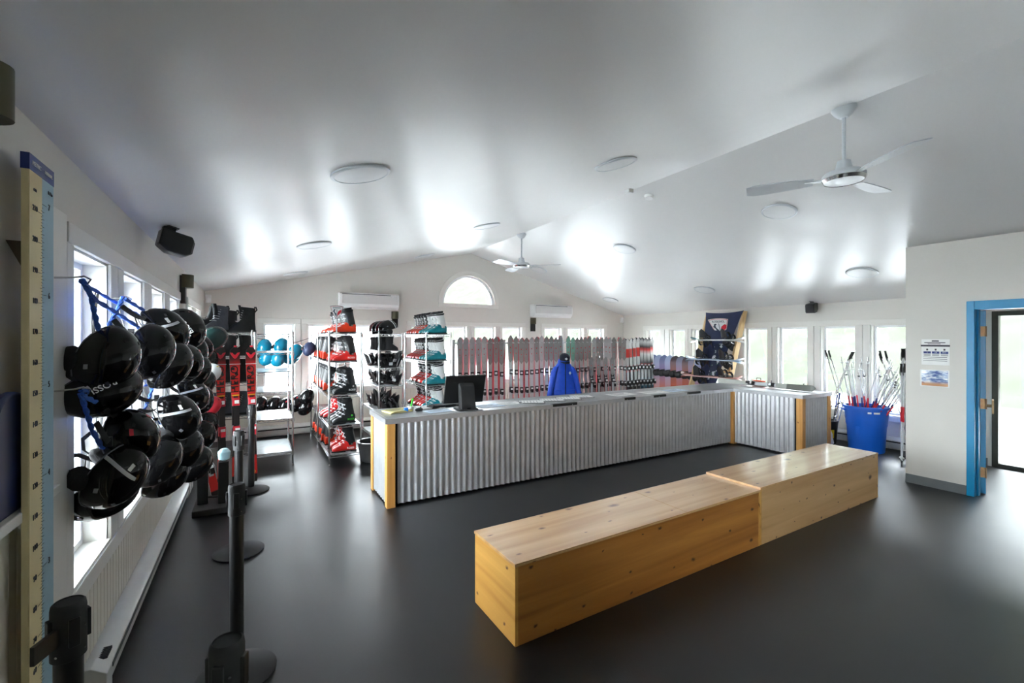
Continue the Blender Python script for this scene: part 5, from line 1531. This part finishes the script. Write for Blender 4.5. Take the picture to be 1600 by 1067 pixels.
# leaning plank display with banner and boards laid through it
dp = thing('snowboard_display', 'tall leaning wooden plank stand with navy shield banner by the right windows', 'display')
def lx(z): return 8.27 - (2.22 - z) * 0.375
for y in (6.10, 5.30):
    m = MB(); m.prism([(lx(0.0) - 0.02, 0.0), (lx(0.0) + 0.16, 0.0), (lx(2.22) + 0.10, 2.22), (lx(2.22) - 0.02, 2.22)], y - 0.02, y + 0.02, 1)
    obj('plank', m, M_PLANK, dp, bevel=0.003)
for z in (0.45, 1.05):
    obj('cross_rail', MB().box(lx(z) + 0.06, lx(z) + 0.10, 5.32, 6.08, z - 0.03, z + 0.03), M_PLANK, dp)
n = 14; kk = 18; vs = []; fs = []
for i in range(kk + 1):
    s = i / kk; z = 2.23 - 1.45 * s; hw = 0.42 - 0.24 * s ** 0.8
    for j in range(n + 1):
        u = -1 + 2 * j / n
        sag = 0.025 * (1 - u * u) * (1 - s) + 0.018 * math.cos(u * 7) * s
        vs.append((lx(z) - 0.035 + sag, 5.70 - u * hw, z - 0.03 * (1 - u * u) * (1 - s)))
N = len(vs); vs += [(x + 0.003, y, z) for x, y, z in vs]
for i in range(kk):
    for j in range(n):
        a = i * (n + 1) + j
        fs.append((a, a + 1, a + n + 2, a + n + 1)); fs.append((N + a, N + a + n + 1, N + a + n + 2, N + a + 1))
bn = obj('banner', MB().add(vs, fs), M_NAVYF, dp)
zl = 1.90
LM = Matrix.Translation((lx(zl) - 0.045, 5.70, zl)) @ Matrix.Rotation(R(-90), 4, 'Z') @ Matrix.Rotation(R(20.5), 4, 'X')
logo(bn, 0.235, 0.42, LM @ Matrix.Rotation(R(180), 4, 'Z') @ Matrix.Rotation(R(180), 4, 'Z'))
m = MB(); pm = bpy.data.materials.new('banner_lower_print'); pm.use_nodes = True
nt = pm.node_tree; bs = nt.nodes['Principled BSDF']; tc = nt.nodes.new('ShaderNodeTexCoord'); nz = nt.nodes.new('ShaderNodeTexNoise'); nz.inputs['Scale'].default_value = 11; nz.inputs['Detail'].default_value = 2
nt.links.new(tc.outputs['Object'], nz.inputs['Vector']); rp = nt.nodes.new('ShaderNodeValToRGB'); cr = rp.color_ramp; cr.interpolation = 'CONSTANT'
cr.elements[0].color = (*S(34, 42, 70), 1); cr.elements[1].position = 0.57; cr.elements[1].color = (*S(196, 200, 206), 1); e = cr.elements.new(0.53); e.color = (*S(60, 90, 80), 1)
nt.links.new(nz.outputs['Fac'], rp.inputs['Fac']); nt.links.new(rp.outputs['Color'], bs.inputs['Base Color'])
vs = []; fs = []
for i in range(9):
    z = 1.58 - 0.7 * i / 8; hw = (0.17 - 0.03 * i / 8)
    for j in range(3):
        vs.append((lx(z) - 0.052, 5.62 - (-1 + j) * hw * 0.55, z))
for i in range(8):
    for j in range(2):
        a = i * 3 + j; fs.append((a, a + 1, a + 4, a + 3))
obj('banner_print', MB().add(vs, fs), pm, bn, label='black and white printed pattern on the lower banner')
DB = [board_proto(1.15, mat('teal_board_top', S(40, 130, 140), 0.3), mat('pale_board_base', S(214, 214, 210), 0.3), (0.27, 0.72)), board_proto(1.24, mat('sky_board_top', S(120, 160, 180), 0.3), mat('blue_white_base', S(190, 206, 220), 0.3), (0.27, 0.70)), board_proto(1.30, mat('rust_board_top', S(170, 96, 70), 0.3), mat('pink_board_base', S(222, 186, 180), 0.3), (0.24, 0.68))]
for k, (z, yr, x) in enumerate(((1.655, 5.03, 7.86), (1.275, 4.94, 7.70), (0.955, 4.88, 7.56))):
    w = ('top', 'middle', 'bottom')[k]
    # local z runs along +Y; upper board has its top sheet up, lower one faces down
    up = Matrix.Translation((x, yr, z + 0.006)) @ Matrix.Rotation(R(-90), 4, 'X')
    dn = Matrix.Translation((x, yr, z - 0.006)) @ Matrix.Rotation(R(-90), 4, 'X') @ Matrix.Rotation(R(180), 4, 'Z')
    DB[k].place('upper snowboard of the %s pair laid across the plank stand' % w, 'boards on the plank stand', mtx=up)
    DB[k].place('lower upside down snowboard of the %s pair across the plank stand' % w, 'boards on the plank stand', mtx=dn)

# ------------------------------------------------------------------ jacket and cap on the ski rack
jk = thing('jacket', 'royal blue hooded jacket hanging in front of the ski rack', 'jacket', (5.21, 7.02, 0), (0, 0, R(-18)))
def jring(z, w, d, cx=0, wob=0.0):
    out = []
    for j in range(28):
        a = 2 * PI * j / 28; c, s = math.cos(a), math.sin(a)
        out.append((cx + w * math.copysign(abs(c) ** 0.8, c), d * math.copysign(abs(s) ** 0.9, s) * (1 + wob * math.cos(a * 7)), z))
    return out
obj('body', MB().rings([jring(0.44, 0.25, 0.10, wob=0.14), jring(0.55, 0.245, 0.105, wob=0.10), jring(0.75, 0.23, 0.10, wob=0.06), jring(0.95, 0.205, 0.10), jring(1.08, 0.185, 0.095), jring(1.17, 0.15, 0.085), jring(1.23, 0.10, 0.075), jring(1.26, 0.08, 0.07)]), M_JACKET, jk)
for s in (-1, 1):
    P = [(s * 0.14, 0, 1.15), (s * 0.19, -0.01, 1.06), (s * 0.245, -0.03, 0.85), (s * 0.295, -0.05, 0.62), (s * 0.32, -0.06, 0.5)]
    m = MB(); rg = []
    for i, p in enumerate(P):
        r = (0.07, 0.078, 0.072, 0.064, 0.058)[i]
        rg.append([(p[0] + r * 0.85 * math.cos(2 * PI * j / 16), p[1] + r * math.sin(2 * PI * j / 16), p[2] + 0.25 * r * s * -math.cos(2 * PI * j / 16)) for j in range(16)])
    sl = obj('sleeve', m.rings(rg), M_JACKET, jk)
    obj('cuff', MB().cyl((s * 0.324, -0.059, 0.52), (s * 0.327, -0.061, 0.478), 0.052, n=14), M_CAP, sl)
obj('collar', MB().rings([jring(1.22, 0.12, 0.08), jring(1.27, 0.105, 0.085), jring(1.29, 0.09, 0.08), jring(1.28, 0.075, 0.065), jring(1.24, 0.07, 0.06)]), M_JACKET, jk)
obj('zip', MB().box(-0.006, 0.006, -0.112, -0.098, 0.44, 1.2), M_CAP, jk)
m = MB()
for k in range(8):
    a = PI / 4 * k; r = 0.034 if k % 2 == 0 else 0.02
    m.prism([(0.095 + 0.007 * math.cos(a + 1.57), 1.02 + 0.007 * math.sin(a + 1.57)), (0.095 + r * math.cos(a), 1.02 + r * math.sin(a)), (0.095 + 0.007 * math.cos(a - 1.57), 1.02 + 0.007 * math.sin(a - 1.57))], -0.112, -0.085, 1)
obj('snowflake_emblem', m, M_WHITE, jk, label='white snowflake emblem')
for s in (-1, 1):
    obj('pocket_flap', MB().box(s * 0.13 - 0.06, s * 0.13 + 0.06, -0.105, -0.09, 0.68, 0.70), M_JACKET, jk)
cp = thing('cap', 'dark navy cap with a white emblem on top of the blue jacket', 'cap', (5.20, 6.98, 1.27), (R(14), 0, R(-18)))
obj('crown', MB().lathe([(0.098, 0.0), (0.10, 0.04), (0.09, 0.085), (0.06, 0.118), (0.02, 0.13), (0.006, 0.131)], 24), M_CAP, cp)
vs = []
for k in range(13):
    a = PI + PI * k / 12; vs.append((0.098 * math.cos(a), 0.098 * math.sin(a))); 
br = [(0.095 * math.cos(PI + PI * k / 12), 0.095 * math.sin(PI + PI * k / 12)) for k in range(13)]; bo = [(0.092 * math.cos(PI + PI * k / 12), 0.175 * math.sin(PI + PI * k / 12)) for k in range(13)][::-1]
obj('brim', MB().prism(br + bo, -0.03, -0.024, 2), M_CAP, cp)
obj('button', MB().ell((0, 0, 0.132), 0.009, 0.009, 0.006, 8, 4), M_CAP, cp)
obj('emblem', MB().prism([(-0.03, 0.05), (0, 0.025), (0.03, 0.05), (0, 0.075)], -0.1035, -0.088, 1), M_SILVER, cp, label='silver diamond emblem')
obj('hanger_hook', MB().tube([(0, 0.09, 1.24), (0, 0.1, 1.3), (0, 0.2, 1.33), (0, 0.31, 1.33)], 0.005, 6), M_CHROME, jk)

# ------------------------------------------------------------------ till screen, keyboard and counter top things
mo = thing('till_monitor', 'black till screen seen from behind on the counter', 'monitor', (2.08, 4.66, CH), (0, 0, R(-6)))
tilt = Matrix.Translation((0, 0.05, 0.21)) @ Matrix.Rotation(R(20), 4, 'X')
obj('screen_housing', MB().box(-0.235, 0.235, -0.03, 0.0, -0.15, 0.19, tilt), M_BLACK, mo, bevel=0.006)
obj('screen', MB().box(-0.215, 0.215, 0.0, 0.003, -0.13, 0.17, tilt), M_GLOSS, mo)
obj('vent_strip', MB().box(-0.2, -0.02, -0.033, -0.029, 0.10, 0.115, tilt), M_RUBBER, mo)
m = MB(); m.prism([(-0.13, 0.0), (-0.02, 0.0), (0.01, 0.28), (-0.03, 0.30), (-0.075, 0.27)], -0.085, 0.085, 0)
obj('stand', m, M_RUBBER, mo, bevel=0.01)
obj('base', MB().box(-0.11, 0.11, -0.14, 0.12, 0.0, 0.018), M_RUBBER, mo, bevel=0.006)
obj('cable_port', MB().box(-0.02, 0.02, -0.1315, -0.125, 0.012, 0.03), M_GLOSS, mo)
kb = thing('keyboard', 'black keyboard lying behind the till screen', 'keyboard', (1.98, 4.96, CH), (0, 0, R(8)))
obj('case', MB().box(-0.23, 0.23, -0.075, 0.075, 0, 0.022), M_BLACK, kb, bevel=0.005)
me = MB().box(-0.012, 0.012, -0.0105, 0.0105, 0.022, 0.03).mesh('key', M_RUBBER)
for r_ in range(5):
    for c_ in range(15):
        o = bpy.data.objects.new('key', me); o.location = (-0.2 + c_ * 0.0285, -0.05 + r_ * 0.025, 0); link(o, kb)
def paper(name, label, cat, x, y, w, d, rz, m, h=0.002, n=1, dz=0.0, prints=True):
    t = thing(name, label, cat, (x, y, CH + dz + 0.0008), (0, 0, R(rz)))
    for k in range(n):
        obj('sheet', MB().box(-w / 2, w / 2, -d / 2, d / 2, k * h, k * h + h * 0.9), m, t, rot=(0, 0, R(k * 2.5)))
    if prints:
        mm = MB()
        for k in range(5): mm.box(-w * 0.38, w * (0.36 - 0.1 * (k % 3)), d * (0.32 - 0.13 * k), d * (0.35 - 0.13 * k), n * h, n * h + 0.0004)
        obj('printed_lines', mm, M_LOGOG, t)
    return t
paper('leaflet_stack', 'stack of pale yellow leaflets at the left end of the counter', 'leaflets', 1.36, 4.86, 0.26, 0.2, 12, M_PAPERY, 0.004, 5)
paper('paper_sheet', 'white sheets lying between the pen cup and the till screen', 'paper', 1.78, 4.98, 0.3, 0.22, -8, M_PAPER, 0.002, 3)
paper('paper_sheet', 'printed sheet in front of the keyboard beside the till stand', 'paper', 1.76, 4.68, 0.28, 0.2, 5, M_PAPERB)
paper('paper_sheet', 'printed blue and white sheet just right of the till screen', 'paper', 2.42, 4.74, 0.34, 0.24, 4, M_PAPERB)
paper('paper_sheet', 'white printed sheet further right of the till screen', 'paper', 2.72, 4.80, 0.3, 0.22, -5, M_PAPER)
def clipboard(label, x, y, rz):
    t = thing('clipboard', label, 'clipboard', (x, y, CH + 0.0008), (0, 0, R(rz)), 'clipboards on the counter')
    obj('backing', MB().box(-0.115, 0.115, -0.16, 0.16, 0, 0.005), M_BLACK, t, bevel=0.002)
    obj('sheet', MB().box(-0.105, 0.105, -0.15, 0.13, 0.005, 0.0075), M_PAPER, t)
    obj('clip', MB().box(-0.05, 0.05, 0.125, 0.155, 0.005, 0.014), M_SILVER, t, bevel=0.003)
    m = MB()
    for k in range(5): m.box(-0.085, 0.07 - 0.02 * (k % 2), 0.09 - 0.04 * k, 0.096 - 0.04 * k, 0.0075, 0.0079)
    obj('printed_lines', m, M_LOGOG, t)
for i, (x, y, rz) in enumerate(((3.02, 4.74, 62), (3.34, 4.76, 66), (3.62, 4.78, 64), (3.88, 4.84, 68))):
    clipboard('clipboard with white form, %s from left in the middle of the counter' % ORD[i], x, y, rz)
paper('paper_sheet', 'white form near the counter middle right of the clipboards', 'paper', 4.55, 4.76, 0.42, 0.24, 6, M_PAPER)
paper('paper_sheet', 'long white form by the black taped counter edge', 'paper', 5.15, 4.72, 0.44, 0.24, -6, M_PAPER)
paper('paper_sheet', 'white form nearest the inner corner of the counter', 'paper', 5.62, 4.72, 0.4, 0.24, 4, M_PAPERB)
pc = thing('pen_cup', 'small white cup holding a green pen near the left counter end', 'cup', (1.51, 4.86, CH))
obj('cup', MB().lathe([(0.03, 0), (0.032, 0.05), (0.028, 0.05), (0.026, 0.006), (0.004, 0.006)], 18), M_WHITE, pc)
o = obj('pen', MB().cyl((0, 0, -0.0), (0.03, 0.0, 0.125), 0.008, 0.012, n=8), M_GREEN, loc=(1.505, 4.86, CH + 0.008)); tag(o, 'thick green marker standing in the white cup', 'pen')
o = obj('tape_block', MB().box(-0.02, 0.02, -0.02, 0.02, 0, 0.045), mat('sky_blue_plastic', S(30, 130, 220), 0.4), loc=(1.44, 4.80, CH), bevel=0.004); tag(o, 'small bright blue block beside the pen cup', 'block')
ms = thing('mouse', 'small black mouse right of the pen cup', 'mouse', (1.585, 4.80, CH), (0, 0, R(25)))
obj('shell', MB().ell((0, 0, 0.014), 0.055, 0.032, 0.02, 16, 8), M_BLACK, ms); obj('wheel', MB().cyl((0.025, -0.004, 0.03), (0.025, 0.004, 0.03), 0.009, n=10), M_RUBBER, ms)
# ski lying on the short leg, with tools behind it
LS = ski_proto(1.62, mat('ski_tip_slate', S(104, 106, 100), 0.35), mat('ski_body_stone', S(176, 178, 170), 0.35), M_INK, bz=0.78)
LS.place('pale grey ski lying on its side along the right end of the counter', None, mtx=Matrix.Translation((7.20, 5.09, CH + 0.05)) @ Matrix(((-0.287, 0.958, 0, 0), (0, 0, -1, 0), (-0.958, -0.287, 0, 0), (0, 0, 0, 1))))
tb = thing('toolbox', 'small orange toolbox with handle behind the lying ski', 'toolbox', (7.36, 4.45, CH), (0, 0, R(80)))
obj('box', MB().box(-0.10, 0.10, -0.045, 0.045, 0, 0.075), M_ORANGE, tb, bevel=0.008); obj('lid', MB().box(-0.10, 0.10, -0.046, 0.046, 0.077, 0.10), M_ORANGE, tb, bevel=0.008)
obj('handle', MB().tube([(-0.04, 0, 0.095), (-0.04, 0, 0.135), (0.04, 0, 0.135), (0.04, 0, 0.095)], 0.006, 6), M_BLACK, tb)
for i, (y, m_, lab) in enumerate(((4.25, M_ORANGE, 'small red clamp right of the orange toolbox'), (4.72, M_LOGOR, 'small red clamp left of the orange toolbox'), (3.75, M_DARKW, 'small brown clamp near the tip of the lying ski'))):
    t = thing('clamp', lab, 'clamp', (7.38, y, CH))
    obj('jaw', MB().box(-0.025, 0.025, -0.04, 0.04, 0, 0.07), m_, t, bevel=0.004); obj('screw_bar', MB().cyl((0, 0, 0.06), (0, 0, 0.11), 0.008), M_CHROME, t)

# ------------------------------------------------------------------ ski poles, bin, bucket and bag
def pole_proto(shaft, grip, band=None, L=1.1):
    """tip at z=0, grip at the top"""
    def mk():
        t = thing('ski_pole', '', 'pole')
        obj('shaft', MB().cyl((0, 0, 0.05), (0, 0, L - 0.1), 0.0075, 0.0105, n=8), shaft, t)
        obj('tip', MB().cyl((0, 0, 0), (0, 0, 0.05), 0.002, 0.0075, n=6), M_CHROME, t)
        obj('basket', MB().lathe([(0.006, 0.09), (0.024, 0.08), (0.026, 0.084), (0.008, 0.1)], 12), M_WHITE if band else M_RUBBER, t)
        g = obj('grip', MB().rings([ring(0, 0, L - 0.12, 0.013, 0.012, 10), ring(0, 0, L - 0.07, 0.015, 0.013, 10), ring(0.003, 0, L - 0.02, 0.015, 0.013, 10), ring(0.006, 0, L, 0.02, 0.016, 10)]), grip, t)
        obj('wrist_strap', MB().tube([(-0.01, 0, L - 0.01), (-0.04, 0.0, L - 0.06), (-0.05, 0, L - 0.13), (-0.03, 0, L - 0.16), (-0.012, 0, L - 0.04)], 0.006, 5, False, 0.0015), M_STRAP, g)
        if band:
            obj('printed_band', MB().cyl((0, 0, L - 0.78), (0, 0, L - 0.58), 0.0104, 0.0110, n=8, cap=False), band, t)
        return t
    return Proto(mk)
PPL = [1.38, 1.28, 1.18]
PP = [pole_proto(M_ALU, M_BLACK, M_LOGOR, 1.38), pole_proto(M_PWHITE, M_BLACK, M_NAVY, 1.28), pole_proto(M_ALU, M_RUBBER, None, 1.18)]
bi = thing('storage_bin', 'large blue plastic bin full of upturned ski poles', 'bin', (7.98, 3.17, 0))
n = 40
def bring(r, z, ridge=0.0):
    return [((r + ridge * (1 if math.cos(6 * 2 * PI * j / n + 0.4) > 0.55 else 0)) * math.cos(2 * PI * j / n), (r + ridge * (1 if math.cos(6 * 2 * PI * j / n + 0.4) > 0.55 else 0)) * math.sin(2 * PI * j / n), z) for j in range(n)]
obj('tub', MB().rings([bring(0.215, 0.0), bring(0.225, 0.02, -0.012), bring(0.245, 0.38, -0.012), bring(0.25, 0.40), bring(0.268, 0.655), bring(0.255, 0.655), bring(0.212, 0.03)]), M_BIN, bi)
obj('rim', MB().lathe([(0.268, 0.64), (0.287, 0.642), (0.290, 0.665), (0.283, 0.678), (0.256, 0.678), (0.254, 0.64)], 40, None, False), M_BIN, bi)
for a in (2.3, -0.85):
    M = Matrix.Rotation(a, 4, 'Z')
    obj('handle', MB().box(0.268, 0.305, -0.06, 0.06, 0.60, 0.625, M), M_BIN, bi, bevel=0.006)
for a in (-2.62, -2.35, -2.22):
    M = Matrix.Rotation(a, 4, 'Z'); obj('sticker', MB().box(0.262, 0.2655, -0.022, 0.022, 0.585, 0.61, M), M_PAPER, bi)
rng = random.Random(21)
def stuck(proto, lab, base, direc, roll, grp, L=1.1):
    """pole standing grip down: local z flipped so the tip is up"""
    v = Vector(direc).normalized()
    M = Matrix.Translation(Vector(base) + v * L) @ Vector((0, 0, -1)).rotation_difference(v).to_matrix().to_4x4() @ Matrix.Rotation(roll, 4, 'Z')
    proto.place(lab, grp, mtx=M)
CB = Vector((7.98, 3.17, 0.035))
for grp_, cnt, lab in (('upright', 14, 'standing nearly upright'), ('fanned', 16, 'fanned toward the partition'), ('tilted', 6, 'tilted toward the counter')):
    for i in range(cnt):
        a = 2.4 * i; rr = 0.16 * math.sqrt((i + 0.5) / cnt)
        b = CB + Vector((rr * math.cos(a), rr * math.sin(a), 0))
        if grp_ == 'upright': d = Vector((0.10 * math.cos(a), 0.12 * math.sin(a) + 0.03, 1))
        elif grp_ == 'fanned': d = Vector((0.04 * math.cos(a), -0.26 - 0.022 * i, 1)); b = CB + Vector((0.12 * math.cos(a), 0.11 + 0.05 * math.sin(a), 0))
        else: d = Vector((-0.05, 0.04 + 0.03 * i, 1))
        stuck(PP[i % 3], 'upturned ski pole in the blue bin, %s of those %s' % (ORD[i], lab), b, d, rng.random() * 6, grp_ + ' poles in the blue bin', PPL[i % 3])
bk = thing('bucket', 'small black bucket of short poles between the counter and blue bin', 'bucket', (8.02, 3.72, 0))
obj('tub', MB().lathe([(0.115, 0), (0.12, 0.01), (0.15, 0.36), (0.158, 0.365), (0.158, 0.378), (0.143, 0.378), (0.115, 0.03), (0.004, 0.03)], 28), M_BLACK, bk)
obj('yellow_label', MB().box(0.1315, 0.1345, -0.03, 0.03, 0.12, 0.25, Matrix.Rotation(R(-130), 4, 'Z') @ Matrix.Rotation(R(5), 4, 'Y')), M_YELLOW, bk)
obj('bail_handle', MB().tube([(0.15 * math.cos(a), 0.15 * math.sin(a) * 1.0, 0.36 - 0.10 * math.sin(a)) for a in [PI + PI * k / 10 for k in range(11)]], 0.004, 5), M_CHROME, bk)
PKs = [pole_proto(M_ALU, M_BLACK, None, 0.72), pole_proto(M_INK, M_BLACK, M_NAVY, 0.66)]
for i in range(12):
    a = i * 2.4; rr = 0.085 * math.sqrt((i + 0.5) / 12)
    b = Vector((8.02 + rr * math.cos(a), 3.72 + rr * math.sin(a), 0.04)); d = (0.22 * math.cos(a), 0.26 * math.sin(a) + 0.05, 1)
    stuck(PKs[i % 2], 'short %s pole in the black bucket, %s of its colour' % ('silver' if i % 2 == 0 else 'dark', ORD[i // 2]), b, d, i, 'silver short poles in the bucket' if i % 2 == 0 else 'dark short poles in the bucket', 0.72 if i % 2 == 0 else 0.66)
m = MB(); rg = []
for z, r, w in ((0.0, 0.11, 0.1), (0.06, 0.14, 0.16), (0.2, 0.13, 0.12), (0.33, 0.09, 0.2), (0.42, 0.05, 0.3), (0.47, 0.06, 0.35)):
    rg.append([(r * (1 + w * math.sin(5 * 2 * PI * j / 24 + z * 9)) * math.cos(2 * PI * j / 24), r * (1 + w * math.sin(5 * 2 * PI * j / 24 + z * 9)) * math.sin(2 * PI * j / 24), z) for j in range(24)])
o = obj('plastic_bag', m.rings(rg), M_BAG, loc=(7.72, 3.66, 0)); tag(o, 'crumpled white plastic bag beside the counter end and black bucket', 'bag')
# long poles leaning in the windows, and the bundle by the partition
LP_ = pole_proto(M_ALU, M_BLACK, None, 1.55)
LP2 = pole_proto(M_PWHITE, M_BLACK, M_LOGOR, 1.35)
def lean(proto, lab, base, top, grp=None, L=1.55):
    v = (Vector(top) - Vector(base)).normalized()
    proto.place(lab, grp, mtx=Matrix.Translation(base) @ Vector((0, 0, 1)).rotation_difference(v).to_matrix().to_4x4())
gx = 'long poles crossed in the windows'
lean(LP_, 'long pole leaning left in the window, front one of the crossed pairs', (8.26, 3.45, 0.0), (8.33, 3.90, 1.53), gx); lean(LP_, 'long pole leaning left in the window, rear one of the crossed pair', (8.30, 3.40, 0.0), (8.36, 3.87, 1.53), gx)
lean(LP_, 'long pole leaning right in the window, front one of the crossed pair', (8.25, 3.96, 0.0), (8.33, 3.46, 1.53), gx); lean(LP_, 'long pole leaning right in the window, rear one of the crossed pair', (8.29, 4.0, 0.0), (8.36, 3.49, 1.53), gx)
lean(LP_, 'long pole behind the blue bin leaning left, the left one of two', (8.30, 2.72, 0.0), (8.34, 3.17, 1.6), gx); lean(LP_, 'long pole behind the blue bin leaning left, the right one of two', (8.28, 2.66, 0.0), (8.34, 3.10, 1.6), gx)
lean(LP_, 'long pole in the right window behind the bin, partly hidden by upturned poles', (8.30, 2.6, 0.0), (8.34, 3.20, 1.6), gx)
gq = 'poles bundled upright by the partition edge'
for i in range(9):
    b = Vector((7.50 + 0.035 * (i % 3), 2.505 + 0.04 * (i // 3), 0.0))
    lean(LP_ if i % 3 else LP2, 'white banded pole in the upright bundle by the partition, %s one' % ORD[i // 3] if i % 3 == 0 else 'silver pole in the upright bundle by the partition, %s one' % ORD[i], b + Vector((-0.06 + 0.02 * i, 0.01 * (i % 4), 0)), b + Vector((0.0, 0.0, 1.55)), gq + (' with red bands' if i % 3 == 0 else ''))
